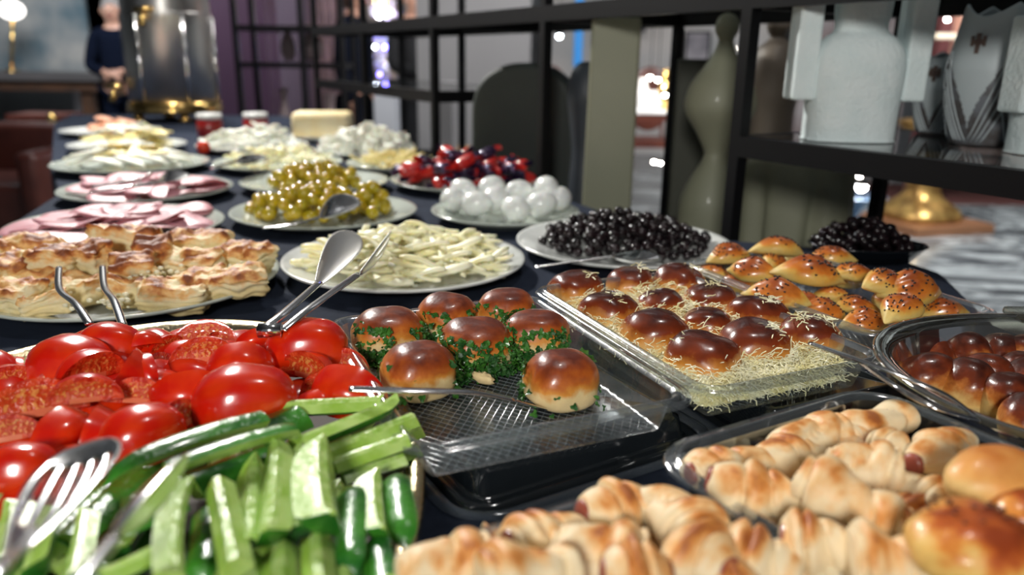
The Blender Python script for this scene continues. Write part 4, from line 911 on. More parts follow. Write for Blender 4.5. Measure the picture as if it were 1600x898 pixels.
g = g_lathe([(0.0, 0.0), (0.045, 0.0), (0.058, 0.018), (0.060, 0.019), (0.058, 0.020), (0.044, 0.004), (0.0, 0.004)], 40, 1.25, 0.8, cap=False); mesh('dish_body', *g, BLACKP, parent=bowl)
pour(bo, heap(110, 0.062, 0.0063, 0.445, 0.958, ZT + 0.006, 0.038, 0.65, seed=6), 'black olive in the low dark dish behind the seeded pastries', 'olive', 'black olives in the dark dish')
EGG = mat('boiled_egg', (0.80, 0.82, 0.80), 0.28, coat=0.5, sss=0.25)
def ef(t, p): k = 1 + 0.10 * math.sin(p); return Vector((0.0195 * math.cos(p) * math.cos(t) / k, 0.0195 * math.cos(p) * math.sin(t) / k, 0.0245 * math.sin(p)))
ep = Proto(mesh('boiled_egg', *g_ball(ef, 24, 16), EGG))
EL = [(707, 312, .908, 'peeled egg at the left end of the plate'), (745, 318, .906, 'peeled egg second from the left, front'), (774, 310, .908, 'peeled egg standing behind the front ones, left of centre'), (805, 326, .905, 'frontmost peeled egg in the centre'),
      (812, 300, .914, 'peeled egg in the back row, centre right'), (854, 294, .924, 'highest peeled egg at the back right'), (846, 318, .908, 'large front peeled egg right of the centre'), (874, 310, .910, 'peeled egg at the right end of the plate'), (724, 298, .914, 'peeled egg in the back row at the left'), (768, 293, .914, 'peeled egg in the back row behind the centre ones')]
for i, (px, py, z, lab) in enumerate(EL): o = ep.get(); place(o, at(px, py, z), (1.35 + 0.2 * math.sin(i * 3), 0, i * 1.3)); tag(o, lab, 'egg', 'peeled boiled eggs on the small plate')
REDW = mat('red_foil', (0.62, 0.022, 0.012), 0.25, c2=(0.45, 0.012, 0.012), nscale=90, coat=0.6, bump=0.5, bscale=200)
DRKW = mat('dark_purple_foil', (0.020, 0.012, 0.040), 0.2, metal=0.5, c2=(0.08, 0.05, 0.12), nscale=90, coat=0.6, bump=0.6, bscale=200)
def sweet_proto(m1, m2):
    root = empty('wrapped_sweet')
    def f(t, p): c, s = math.cos(t), math.sin(t); return Vector((0.0150 * math.copysign(abs(math.sin(p)) ** 0.6, math.sin(p)), 0.0095 * math.copysign(abs(c) ** 0.7, c) * math.cos(p) ** 0.5, 0.0080 * math.copysign(abs(s) ** 0.7, s) * math.cos(p) ** 0.5))
    mesh('sweet', *g_ball(f, 18, 12), m1, parent=root)
    for sg in (-1, 1):
        V = []; Fc = []
        for j in range(4):
            for i in range(15):
                a = i / 14 * 2 - 1; x = 0.0135 + j * 0.0035; wd = [0.0035, 0.0025, 0.0055, 0.0085][j]; V.append((sg * x, a * wd, (0.0016 if i % 2 else -0.0016) * (1 + j * 0.4)))
        for j in range(3):
            for i in range(14): k = j * 15 + i; Fc.append((k, k + 1, k + 16, k + 15))
        o = mesh('wrapper_twist', V, Fc, m2, parent=root, smooth=False); sd = o.modifiers.new('s', 'SOLIDIFY'); sd.thickness = 0.0004
    return Proto(root)
s1, s2 = sweet_proto(REDW, DRKW), sweet_proto(DRKW, REDW)
for i, p in enumerate(heap(52, 0.122, 0.0140, P_cdy[0], P_cdy[1], ZT + 0.010, 0.050, 0.80, 0.8, seed=12)):
    dark = i % 3 == 0; o = (s2 if dark else s1).get(); place(o, p, (rnd.uniform(-.5, .5), rnd.uniform(-.5, .5), rnd.uniform(0, 6.3)), 1.35)
    tag(o, 'dark purple foil wrapped sweet among the red ones' if dark else 'red foil wrapped sweet with dark twisted ends', 'sweet', 'dark wrapped sweets' if dark else 'red wrapped sweets')

# ------------------------------------------------------------------ cheeses
CH1 = mat('string_cheese', (0.92, 0.86, 0.50), 0.5, c2=(0.95, 0.92, 0.68), nscale=50, coat=0.1, sss=0.25)
CH2 = mat('yellow_cheese', (0.82, 0.66, 0.22), 0.42, c2=(0.84, 0.74, 0.36), nscale=40, sss=0.2)
CH3 = mat('white_cheese', (0.82, 0.82, 0.74), 0.5, c2=(0.74, 0.76, 0.66), nscale=60, sss=0.2, bump=0.3)
def strip_proto(name, L_, w_, th, curv, seed, m):
    r2 = random.Random(seed); pts = [Vector((L_ * (t - 0.5), curv * L_ * math.sin(t * 3.3 + seed), 0.10 * L_ * math.sin(t * 4 + seed * 2))) for t in [i / 10 for i in range(11)]]
    V = []; Fc = []
    for i, p in enumerate(pts):
        d = pts[min(i + 1, 10)] - pts[max(i - 1, 0)]; s, u = frame(d); k = 1 + 0.18 * math.sin(i * 1.7 + seed); e = 0.7 if i in (0, 10) else 1
        for a, b2 in ((-1, -.7), (-.6, -1), (.6, -1), (1, -.7), (1, .7), (.6, 1), (-.6, 1), (-1, .7)): V.append(p + s * a * w_ / 2 * k * e + u * b2 * th / 2 * e)
    for i in range(10):
        for k in range(8): j = (k + 1) % 8; Fc.append((i * 8 + k, i * 8 + j, i * 8 + 8 + j, i * 8 + 8 + k))
    Fc.append(tuple(range(8))[::-1]); Fc.append(tuple(80 + k for k in range(8)))
    return Proto(mesh(name, V, Fc, m))
sp = [strip_proto('cheese_strip', 0.058, 0.0085, 0.0050, cv, s, CH1) for cv, s in ((0.10, 1), (0.18, 2.2), (0.05, 3.5), (0.13, 5.1))]
rnd = random.Random(33)
def strips(P_, nn, lab, grp, protos, R=0.095, hmax=0.040, sy=1, yawc=0.2, cx=0, cy=0, sc_=1.0):
    for i in range(nn):
        a = rnd.uniform(0, 6.3); q = R * rnd.random() ** 0.55; x, y = q * math.cos(a), q * math.sin(a) * sy; h = 0.010 + rnd.random() ** 0.6 * hmax * (1 - (q / R) ** 2 * 0.65)
        o = protos[rnd.randrange(len(protos))].get(); place(o, (P_[0] + cx + x, P_[1] + cy + y, ZT + h), (rnd.uniform(-.5, .5), rnd.uniform(-.22, .22), yawc + rnd.gauss(0, 0.7)), rnd.uniform(0.75, 1.15) * sc_); tag(o, lab, 'cheese strip', grp)
strips(P_chs, 165, 'pale torn strip of string cheese on the flecked white plate', 'cheese strips on the nearer plate', sp, 0.108, 0.034, 0.95, 0.2, 0.005, 0.01)
strips(P_shr, 60, 'pale strip of string cheese on the plate behind the green olives', 'cheese strips on the further plate', sp, 0.105, 0.040)
yp = [strip_proto('cheese_shred', 0.050, 0.0060, 0.0050, cv, s, CH2) for cv, s in ((0.10, 1), (0.2, 2.2))]
strips(P_yel, 55, 'yellow shred of cheese on the small plate beside the sweets', 'yellow cheese shreds', yp, 0.08, 0.035, yawc=0.4)
sp2 = [strip_proto('cheese_strip', 0.062, 0.012, 0.0070, cv, s, CH3) for cv, s in ((0.12, 1), (0.2, 2.2))]
strips(P_bk2, 60, 'white strip of crumbled cheese on the plate before the cheese block', 'white cheese strips', sp2, 0.115, 0.060)
def slab_proto(name, pts, th, m):
    n = len(pts); V = [(x, y, 0) for x, y in pts] + [(x, y, th) for x, y in pts]
    o = mesh(name, V, [tuple(range(n))[::-1], tuple(range(n, 2 * n))] + [(i, (i + 1) % n, n + (i + 1) % n, n + i) for i in range(n)], m, smooth=False); bv = o.modifiers.new('b', 'BEVEL'); bv.width = 0.0008; return Proto(o)
tri = [(-0.035, -0.022), (0.040, -0.004), (-0.030, 0.026)]; rec = [(-0.034, -0.02), (0.034, -0.02), (0.034, 0.02), (-0.034, 0.02)]
wp_, yp2, cp_ = slab_proto('cheese_slice', tri, 0.006, CH3), slab_proto('cheese_slice', rec, 0.0035, CH2), slab_proto('cheese_cube', [(-.011, -.011), (.011, -.011), (.011, .011), (-.011, .011)], 0.020, CH3)
def fan(P_, pr, nn, R, h0, lab, grp, cat='cheese slice', a0=0, step=0.4, tilt=0.25, dz=0.0012):
    for i in range(nn):
        a = a0 + i * step; o = pr.get(); place(o, (P_[0] + R * math.cos(a), P_[1] + R * math.sin(a), ZT + h0 + dz * i), (rnd.uniform(-.15, .15), tilt * rnd.uniform(0.2, 1), a + rnd.uniform(-1.2, 1.2)), rnd.uniform(.9, 1.1)); tag(o, lab, cat, grp)
fan(P_sl, wp_, 20, 0.085, 0.016, 'white triangular cheese slice on the left edge plate', 'white cheese slices', step=0.52, dz=0.0010)
fan(P_sl, yp2, 14, 0.040, 0.030, 'thin yellow cheese slice on the left edge plate', 'yellow cheese slices on the left plate', step=0.7)
fan(P_bk, yp2, 18, 0.070, 0.020, 'thin yellow cheese slice on the plate behind', 'yellow cheese slices on the second plate', step=0.5, dz=0.002)
fan(P_bk, wp_, 10, 0.045, 0.046, 'white cheese slice heaped over the yellow ones', 'white cheese slices on the second plate', step=0.8)
SALM = mat('salmon', (0.72, 0.26, 0.12), 0.4, c2=(0.8, 0.45, 0.3), nscale=40, coat=0.2); smp = Proto(slice_mesh('salmon_slice', 0.032, 0.003, 0.4, 0.7, SALM))
for i in range(16):
    a = i * 2.4; o = smp.get(); place(o, (P_bk3[0] + 0.07 * math.cos(a) * (i % 3) / 2, P_bk3[1] + 0.07 * math.sin(a) * (i % 3) / 2, ZT + 0.016 + i * 0.0018), (0.3 * math.sin(i), 0.2, i)); tag(o, 'orange salmon slice on the far left plate', 'salmon slice', 'salmon slices')
for p in heap(70, 0.110, 0.0115, P_cub[0], P_cub[1], ZT + 0.004, 0.055, 0.85, 0.85, seed=15):
    o = cp_.get(); place(o, (p.x, p.y, p.z - 0.004), (rnd.uniform(-.3, .3), rnd.uniform(-.3, .3), rnd.uniform(0, 3))); tag(o, 'small white cheese cube in the heap near the shelf posts', 'cheese cube', 'white cheese cubes')
CB = mat('pale_yellow_cheese_block', (0.82, 0.66, 0.36), 0.5, c2=(0.84, 0.72, 0.46), nscale=20, sss=0.1)
q0 = Vector((P_but[0], P_but[1], ZT + 0.010)); pts = []
g = g_box(-0.085, -0.05, 0, 0.085, 0.05, 0.075); o = mesh('cheese_block', *g, CB); bv = o.modifiers.new('b', 'BEVEL'); bv.width = 0.018; bv.segments = 4; place(o, q0, (0, 0, 0.1)); tag(o, 'big smooth pale yellow block of cheese at the far end', 'cheese block')
# far jars and small bowls
RED = mat('red_jam', (0.35, 0.015, 0.015), 0.3, coat=0.5)
for i, (x, y, lab) in enumerate(((-0.80, 2.42, 'small red jar with white cap left of the cheese block'), (-0.92, 2.36, 'small jar with white cap at the far end, second from the block'))):
    j = empty('jam_jar', (x, y, ZT + 0.001)); tag(j, lab, 'jar')
    mesh('jar_body', *g_lathe([(0.0, 0), (0.035, 0), (0.038, 0.006), (0.038, 0.045), (0.033, 0.052), (0.0, 0.052)], 24, cap=False), RED, parent=j); mesh('lid', *g_lathe([(0.0, 0.052), (0.036, 0.052), (0.037, 0.056), (0.036, 0.068), (0.0, 0.069)], 24, cap=False), mat('white_cap', (0.7, 0.7, 0.68), 0.4), parent=j)
rbt = Proto(mesh('cherry_tomato', *g_sphere(0.016, (0, 0, 0), 16, 10), SKIN_T)); o = rbt.get(); place(o, (-0.745, 1.86, ZT + 0.025)); tag(o, 'single small red tomato between the far cheese plates', 'tomato')

# ------------------------------------------------------------------ cutlery
def bowl_mesh(L_, W_, D_, slots=0, rod=False):
    """spoon head along +X from the neck at 0, hollow side +Z"""
    nx, ny = 26, 17; V = []; Fc = []
    def wid(t): return W_ / 2 * (0.16 + 0.84 * math.sin(min(1, t * 1.06) * PI * 0.5) ** 0.9) * (math.sqrt(max(0, 1 - max(0, (t - 0.62) / 0.38) ** 2.2)) * 0.97 + 0.03)
    for j in range(nx + 1):
        t = j / nx
        for i in range(ny + 1):
            v = i / ny * 2 - 1; V.append((t * L_, v * wid(t), -D_ * (1 - v * v) * math.sin(PI * min(1, 0.06 + t)) ** 0.8))
    for j in range(nx):
        for i in range(ny):
            if slots and 0.28 * nx < j < 0.80 * nx and i in ((3, 8, 13) if slots == 3 else (2, 5, 8, 11, 14)): continue
            k = j * (ny + 1) + i; Fc.append((k, k + 1, k + ny + 2, k + ny + 1))
    return V, Fc
def tongs(name, arms, label, hinge=None, m=CHROME, cat='tongs', r=0.0028, flat=0.35, hm=None):
    """arms: list of (points from handle to neck, head spec or None, roll)"""
    base = Vector(arms[0][0][0]); root = empty(name, base); tag(root, label, cat)
    for pts, hd, roll in arms:
        P = spline([Vector(p) - base for p in pts], 8); g = g_tube(P, r, 10, flat); mesh('arm' if cat == 'tongs' else 'handle', *g, m, parent=root)
        if hd:
            L_, W_, D_, sl, ddir = hd; d = Vector(ddir).normalized() if ddir else (P[-1] - P[-2]).normalized(); s, u = frame(d); M = Matrix((d, s * -1, u)).transposed()
            if M.determinant() < 0: M = Matrix((d, s, u)).transposed()
            g = bowl_mesh(L_, W_, D_, sl); o = mesh('slotted_head' if sl else 'spoon_head', *g, hm or m, parent=root); sd = o.modifiers.new('s', 'SOLIDIFY'); sd.thickness = 0.0009; sd.offset = 0
            o.location = P[-1]; o.rotation_euler = (M.to_4x4() @ Matrix.Rotation(math.radians(roll), 4, 'X')).to_euler()
    if hinge:
        g = g_tube([Vector(hinge[0]) - base, Vector(hinge[1]) - base], 0.005, 10); mesh('hinge', *g, m, parent=root)
    return root
a0 = at(404, 516, .946); a1 = at(440, 492, .950); a2 = at(498, 442, .948); b0 = at(440, 516, .946); b1 = at(486, 480, .952); b2 = at(560, 428, .950)
h1 = at(552, 362, .940); h2 = at(606, 372, .938)
tongs('serving_tongs', [([a0, a1, a2], ((h1 - a2).length * 1.0, 0.036, 0.005, 0, h1 - a2), 22), ([b0, b1, b2], ((h2 - b2).length * 1.05, 0.030, 0.006, 5, h2 - b2), -60)], 'chrome tongs with spoon and slotted heads resting on the cheese plate', (a0 + Vector((0, 0, 0)), b0), r=0.0038, flat=0.4, hm=SATIN)
p0 = at(140, 506, .938); p1 = at(118, 474, .940); p2 = at(93, 452, .936); p3 = at(92, 418, .936); r0_ = at(192, 508, .938); r1_ = at(178, 470, .940); r2_ = at(163, 448, .936); r3_ = at(160, 416, .936)
tongs('serving_tongs', [([p0, p1, p2, p3], None, 0), ([r0_, r1_, r2_, r3_], None, 0)], 'small steel tongs gripping into the layered pastry plate', None, r=0.0030, flat=0.5)
# foreground slotted tongs, blurred
c0 = at(-60, 960, .985); c1 = at(-10, 900, .985); c2_ = at(20, 866, .980); c3 = at(140, 694, .968)
d0 = at(100, 960, .985); d1 = at(128, 905, .985); d2 = at(180, 840, .980); d3 = at(286, 736, .968)
tongs('serving_tongs', [([c0, c1, c2_], ((c3 - c2_).length * 1.05, 0.034, 0.006, 5, c3 - c2_), -10), ([d0, d1, d2], ((d3 - d2).length, 0.026, 0.005, 0, d3 - d2), 118)], 'slotted serving tongs over the cucumbers, nearest to the viewer', None, r=0.0028, flat=0.5)
e0 = at(546, 607, .944); e1 = at(640, 610, .942); e2 = at(740, 613, .936); e3 = at(800, 624, .926); e4 = at(836, 634, .910)
tongs('serving_spoon', [([e0, e1, e2, e3], ((e4 - e3).length * 1.6, 0.016, 0.001, 0, e4 - e3), 0)], 'steel server lying across the parsley bun tray from the cucumbers', cat='serving spoon', r=0.0034, flat=0.35)
f0 = at(1266, 536, .948); f1 = at(1340, 562, .950); f2 = at(1420, 592, .948); f3 = at(1480, 618, .942); f4 = at(1526, 652, .930)
k1 = at(1400, 604, .940); k2 = at(1460, 636, .938); k3 = at(1530, 656, .930)
tongs('serving_tongs', [([f0, f1, f2, f3, f4], None, 0), ([f1, k1, k2, k3], None, 0)], 'thin steel tongs lying over the glass dish corner', None, r=0.0026, flat=0.45)
s0 = at(410, 357, ZT + .028); s1_ = at(460, 350, ZT + .034); s2_ = at(503, 338, ZT + .036); s3 = at(552, 306, ZT + .044)
tongs('serving_spoon', [([s0, s1_, s2_], ((s3 - s2_).length, 0.044, 0.010, 0, s3 - s2_), 20)], 'shiny spoon stuck in the nearer green olives, handle over the rim', cat='serving spoon', r=0.003, flat=0.5)
t0 = at(836, 417, ZT + .022); t1 = at(900, 408, ZT + .026); t2 = at(960, 400, ZT + .030); t3 = at(1030, 398, ZT + .024)
tongs('serving_spoon', [([t0, t1, t2], ((t3 - t2).length, 0.034, 0.008, 0, t3 - t2), 10)], 'steel spoon lying in the black olives, handle to the left', cat='serving spoon', r=0.0026, flat=0.5)
v0 = at(138, 302, ZT + .045); v1 = at(200, 292, ZT + .050); v2 = at(250, 284, ZT + .048); v3 = at(288, 268, ZT + .045); v4 = at(142, 292, ZT + .045); v5 = at(215, 280, ZT + .052)
tongs('serving_tongs', [([v0, v1, v2], ((v3 - v2).length, 0.036, 0.008, 0, v3 - v2), 20), ([v4, v5], (0.05, 0.036, 0.008, 0, v3 - v2), -30)], 'dark steel tongs lying on the further ham plate', None, r=0.004, flat=0.6)
w0 = at(330, 262, ZT + .045); w1 = at(370, 252, ZT + .050); w2 = at(410, 242, ZT + .045)
tongs('serving_tongs', [([w0, w1], ((w2 - w1).length, 0.045, 0.010, 0, w2 - w1), 10)], 'steel tongs at the edge of the further string cheese plate', None, r=0.004, flat=0.6)

# ------------------------------------------------------------------ shelf unit
sd_ = Vector((-0.5, 0.866)); pd = Vector((0.866, 0.5)); P1 = Vector((0.312, 1.08)); BAY = 0.51; DEP = 0.325; TB_ = 0.009
shelf = empty('shelving_unit', (P1.x, P1.y, 0), math.atan2(sd_.y, sd_.x)); tag(shelf, 'black metal display shelving with glass shelves beside the buffet', 'shelving')
def sbox(name, a0, a1, b0, b1, z0, z1, m=BLACKM): return solid(name, g_box(a0, -b1, z0, a1, -b0, z1), m, shelf)
for k in range(-2, 5):
    a = k * BAY if k >= 0 else k * 0.62
    if k == -2: continue
    for b_ in (0, DEP): sbox('post', a - TB_, a + TB_, b_ - TB_, b_ + TB_, 0, 2.0)
GLS = clear_plastic('shelf_glass', tint=(0.50, 0.53, 0.54), haze=0.04, hazecol=(0.25, 0.28, 0.3), rough=0.03)
for (z, a0_, a1_) in ((1.205, -0.62, 4 * BAY), (0.60, -0.62, 4 * BAY), (0.15, -0.62, 4 * BAY), (1.012, -0.62, 0), (1.03, 2 * BAY, 4 * BAY)):
    segs = []; a = a0_
    while a < a1_ - 0.01:
        nx_ = 0 if a < -0.01 else a + BAY; segs.append((a, nx_)); a = nx_
    for s0_, s1__ in segs:
        for b_ in (0, DEP): sbox('beam', s0_ + TB_, s1__ - TB_, b_ - TB_, b_ + TB_, z - 0.018, z + 0.010)
        for e_ in (s0_, s1__): 
            if e_ == s0_ or s1__ >= a1_ - 0.01: sbox('cross_beam', e_ - TB_, e_ + TB_, TB_, DEP - TB_, z - 0.018, z + 0.010)
        sbox('glass_shelf', s0_ + TB_, s1__ - TB_, TB_, DEP - TB_, z + 0.003, z + 0.010, GLS if z > 0.65 else BLACKM)
def onshelf(a, b_, z):    # a along the shelf away from the first post, b_ back from the front
    q = P1 + sd_ * a + pd * b_; return Vector((q.x, q.y, z))
SAGE = mat('sage_ceramic', (0.27, 0.275, 0.19), 0.55, c2=(0.30, 0.30, 0.21), nscale=5, coat=0.1)
SAGED = mat('dark_green_ceramic', (0.020, 0.028, 0.024), 0.6, c2=(0.028, 0.036, 0.030), nscale=4)
GREYC = mat('slate_ceramic', (0.040, 0.048, 0.060), 0.5)
BEIG = mat('beige_ceramic', (0.20, 0.165, 0.125), 0.5, c2=(0.23, 0.19, 0.15), nscale=5)
ZS = 0.611
# tall bottle with ball head
prof = [(0.001, 0), (0.052, 0.0), (0.058, 0.03), (0.064, 0.16), (0.062, 0.22), (0.050, 0.28), (0.030, 0.345), (0.026, 0.375), (0.034, 0.415), (0.052, 0.45), (0.058, 0.475), (0.052, 0.505), (0.036, 0.535), (0.021, 0.56), (0.015, 0.585), (0.014, 0.592), (0.016, 0.597), (0.020, 0.608), (0.0205, 0.617), (0.016, 0.630), (0.008, 0.637), (0.001, 0.638)]
def smooth_prof(p, n=4): return [(max(0.0005, q.x), q.y) for q in spline([(a, b2, 0) for a, b2 in p], n)]
ph = deep(1110, 200, 1.36); zz = 0.611
def zprof(pr, z_top): # stretch a profile to its top
    k = z_top / pr[-1][1]; return [(r, z * k) for r, z in pr]
def turned(name, px, Y, prof, m, lab, sx=1, sy=1, rz=0, cat='vase', z=ZS):
    q = deep(px, 250, Y); g = g_lathe(smooth_prof(prof), 48, sx, sy); o = mesh(name, *g, m); place(o, (q.x, q.y, z), (0, 0, rz)); tag(o, lab, cat); return o
turned('bottle_vase', 1118, 1.38, [(0.001, 0), (0.048, 0.0), (0.052, 0.05), (0.056, 0.16), (0.060, 0.24), (0.056, 0.275), (0.040, 0.312), (0.024, 0.340), (0.023, 0.358), (0.040, 0.390), (0.058, 0.418), (0.063, 0.440), (0.055, 0.470), (0.036, 0.497), (0.021, 0.520), (0.014, 0.538), (0.0135, 0.546), (0.019, 0.556), (0.0205, 0.567), (0.015, 0.581), (0.006, 0.587), (0.001, 0.588)], SAGE, 'tall sage green gourd shaped vase with a ball stopper on the shelf', sx=1.0, sy=0.8)
turned('pawn_vase', 1195, 1.62, [(0.001, 0), (0.05, 0.0), (0.055, 0.2), (0.05, 0.30), (0.046, 0.40), (0.052, 0.45), (0.050, 0.50), (0.036, 0.535), (0.020, 0.55), (0.015, 0.558), (0.020, 0.566), (0.024, 0.580), (0.018, 0.595), (0.001, 0.600)], BEIG, 'beige pawn shaped vase behind the black shelf post')
turned('slate_vase', 912, 1.60, [(0.001, 0), (0.03, 0), (0.034, 0.1), (0.030, 0.25), (0.026, 0.33), (0.034, 0.40), (0.040, 0.44), (0.034, 0.475), (0.02, 0.50), (0.001, 0.505)], GREYC, 'slate grey curved vase behind the flat sage slab')
def slab_vase(name, px0, px1, pyt, Y, dep, m, lab, rz, cut=None, z=ZS):
    a = deep(px0, 200, Y); b2 = deep(px1, 200, Y); t = deep((px0 + px1) / 2, pyt, Y).z - z; w2 = (b2.x - a.x) / 2
    bm = bmesh.new(); 
    g = g_box(-w2, -dep / 2, 0, w2, dep / 2, t); o = mesh(name, *g, m, smooth=False)
    if cut:
        for v in o.data.vertices:
            if v.co.z > t / 2 and v.co.x < 0: v.co.x += cut
    bv = o.modifiers.new('b', 'BEVEL'); bv.width = 0.006; bv.segments = 3; bm.free()
    place(o, ((a.x + b2.x) / 2, Y, z), (0, 0, rz)); tag(o, lab, 'vase'); return o
slab_vase('slab_vase', 912, 992, 28, 1.44, 0.05, SAGE, 'tall flat sage green slab vase right of the second post', -0.12, 0.008)
slab_vase('slab_vase', 1052, 1110, 92, 1.66, 0.04, mat('olive_ceramic', (0.060, 0.062, 0.045), 0.6), 'darker flat slab vase behind the gourd shaped one', -0.1)
slab_vase('slab_vase', 1200, 1290, 70, 1.50, 0.04, mat('deep_olive_ceramic', (0.040, 0.042, 0.024), 0.6), 'dark olive slanted slab behind the white jar', -0.4, 0.10)
# torso-like vase with vertical pleats under the glass shelf
def tf(t, p):
    c, s = math.cos(t), math.sin(t); zt = 0.5 + 0.5 * math.sin(p); zf = 0.352 * zt ** 0.9
    fold = 1 - 0.34 * max(0, math.cos(6 * t + 0.9)) ** 3 * (1 - zt ** 4); r = (math.cos(p) ** 0.16 if zt > 0.5 else math.cos(p) ** 0.10)
    return Vector((0.102 * c * r * fold * (1 - 0.10 * (1 - zt)), 0.060 * s * r * fold, zf))
g = g_ball(tf, 72, 40); o = mesh('pleated_vase', *g, SAGE); q = deep(1243, 300, 1.33); place(o, (q.x, q.y, ZS), (0, 0, -0.35)); tag(o, 'broad sage vase with deep vertical folds under the glass shelf', 'vase')
# dark curved sculpture
V = []; Fc = []; A2 = deep(740, 200, 1.78); B2 = deep(905, 200, 1.78); wd = (B2.x - A2.x); hgt = deep(830, 98, 1.78).z - ZS
n = 28
for sgn in (-1, 1):
    for i in range(n + 1):
        a = PI * i / n; V.append((-wd / 2 * math.cos(a) * (1 if i > 3 and i < n - 3 else 1), sgn * 0.04, hgt - 0.12 + 0.12 * math.sin(a) ** 0.75))
    V.append((wd / 2, sgn * 0.04, 0)); V.append((-wd / 2, sgn * 0.04, 0))
m1_ = n + 3; Fc = [tuple(range(m1_)), tuple(range(m1_, 2 * m1_))[::-1]] + [(i, m1_ + i, m1_ + (i + 1) % m1_, (i + 1) % m1_) for i in range(m1_)]
o = mesh('arched_sculpture', V, Fc, SAGED, smooth=False); bv = o.modifiers.new('b', 'BEVEL'); bv.width = 0.012; bv.segments = 3; place(o, ((A2.x + B2.x) / 2, 1.78, ZS), (0, 0, -0.3)); tag(o, 'dark green arched sculpture between the two middle shelf posts', 'sculpture')
# white rough jar with slab handles
WHT = mat('rough_white_plaster', (0.76, 0.86, 0.86), 0.8, c2=(0.82, 0.90, 0.90), nscale=30, bump=1.0, bscale=180)
jc = deep(1322, 217, 1.035); jar = empty('handled_jar', (jc.x, 1.035, 1.0235), -0.06); tag(jar, 'rough white plaster jar with tall slab handles on the glass shelf', 'jar')
zj = 1.0235
prof = [(0.001, 0), (0.053, 0), (0.056, 0.004), (0.0565, 0.05), (0.058, 0.09), (0.0575, 0.115), (0.053, 0.135), (0.042, 0.152), (0.033, 0.160), (0.031, 0.172), (0.033, 0.185), (0.034, 0.21), (0.030, 0.212), (0.028, 0.18), (0.001, 0.17)]
mesh('jar_body', *g_lathe(smooth_prof([(r, z * 0.84) for r, z in prof[:-3]] + [(0.034, 0.24), (0.030, 0.242), (0.028, 0.18), (0.001, 0.17)], 3), 48, 1, 0.8, cap=False, power=2.7), WHT, parent=jar)
for sg in (-1, 1):
    g = g_box(-0.0145, -0.024, 0.050, 0.0145, 0.024, 0.265); o = mesh('slab_handle', *g, WHT, parent=jar, smooth=False); o.location = (sg * 0.0685, 0, 0); bv = o.modifiers.new('b', 'BEVEL'); bv.width = 0.004; bv.segments = 3
# leaf patterned vases: tulip shaped with raised ribs and a small cross motif
PATW = mat('pale_grey_glaze', (0.50, 0.56, 0.58), 0.45); PATD = mat('brown_grey_recess', (0.085, 0.075, 0.072), 0.5, c2=(0.16, 0.17, 0.19), nscale=60); CROSS = mat('brown_cross', (0.13, 0.085, 0.07), 0.6)
def leaf_vase(px, py, Y, R, H, lab, rz):
    q = deep(px, py, Y); root = empty('leaf_vase', (q.x, Y, zj), rz); tag(root, lab, 'vase', 'leaf patterned vases on the glass shelf')
    def rad(z): t = z / H; return R * (0.62 + 0.38 * math.sin(min(1, t * 1.5 + 0.12) * PI / 2)) * (1 - 0.20 * max(0, t - 0.55) / 0.45)
    n = 176; V = []; Fc = []; nzs = 56
    for j in range(nzs + 1):
        for i in range(n):
            a = 2 * PI * i / n; wav = 1 - 0.09 * abs(math.sin(2 * a)) ** 1.2 * (j / nzs) ** 3; z = H * j / nzs * wav; r = rad(H * j / nzs); V.append((r * math.cos(a), r * math.sin(a), z))
    for j in range(nzs):
        for i in range(n): k = (i + 1) % n; Fc.append((j * n + i, j * n + k, (j + 1) * n + k, (j + 1) * n + i))
    Fc.append(tuple(range(n))[::-1])
    fm = []
    for f in Fc[:-1]:
        i = f[0] % n; j = f[0] // n; a = (i / n * 4) % 1.0; hh = 0.12 + 0.55 * (abs(a - 0.5) * 2) ** 0.8; fm.append(1 if j / nzs < hh else 0)
    fm.append(1); o = mesh('vase_body', V, Fc, [PATW, PATD], fm, parent=root); sd = o.modifiers.new('s', 'SOLIDIFY'); sd.thickness = 0.003
    for k in range(4):
        c = (k + 0.5) * PI / 2
        for s_ in (-1, 1):
            for m in range(4):
                pts = []
                for t in range(9):
                    f = t / 8; a = c + s_ * (0.03 + m * 0.13 + (0.70 - m * 0.10) * f ** 0.75 * (1 - 0.0 * m)) ; z = H * (0.03 + (0.64 - m * 0.13) * f); r = rad(z) + 0.0005; a = max(min(a, c + PI / 4 * 1.0), c - PI / 4 * 1.0) if m == 0 else a
                    if abs(a - c) > PI / 4: a = c + s_ * PI / 4
                    pts.append((r * math.cos(a), r * math.sin(a), z))
                mesh('raised_rib', *g_tube(pts, 0.0011, 5), PATW, parent=root)
        parts = []; z0_ = H * 0.72; r = rad(z0_) + 0.0004
        for da, dz, w2, h2 in ((0, 0, 0.0026, 0.012), (0, 0.002, 0.0085, 0.003), (-0.14, 0.003, 0.0018, 0.006), (0.14, 0.003, 0.0018, 0.006)):
            a = c + da; g = g_box(-0.0008, -w2, -h2, 0.0008, w2, h2); parts.append(xform(g, Matrix.Translation((r * math.cos(a), r * math.sin(a), z0_ + dz)) @ Matrix.Rotation(a, 4, 'Z')))
        mesh('cross_motif', *join(parts), CROSS, parent=root, smooth=False)
leaf_vase(1534, 216, 1.00, 0.054, 0.168, 'larger grey leaf patterned vase, in front on the glass shelf', -3.35)
leaf_vase(1466, 210, 1.14, 0.042, 0.115, 'smaller grey leaf patterned vase, behind on the glass shelf', -3.3)
jc2 = deep(1636, 230, 0.90); j2 = empty('handled_jar', (jc2.x, 0.90, 1.0235), 0.1); tag(j2, 'second rough white jar, mostly past the right picture edge', 'jar')
mesh('jar_body', *g_lathe(smooth_prof([(r * 0.75, z * 0.8) for r, z in prof], 3), 40, 1, 0.8, cap=False, power=2.7), WHT, parent=j2)
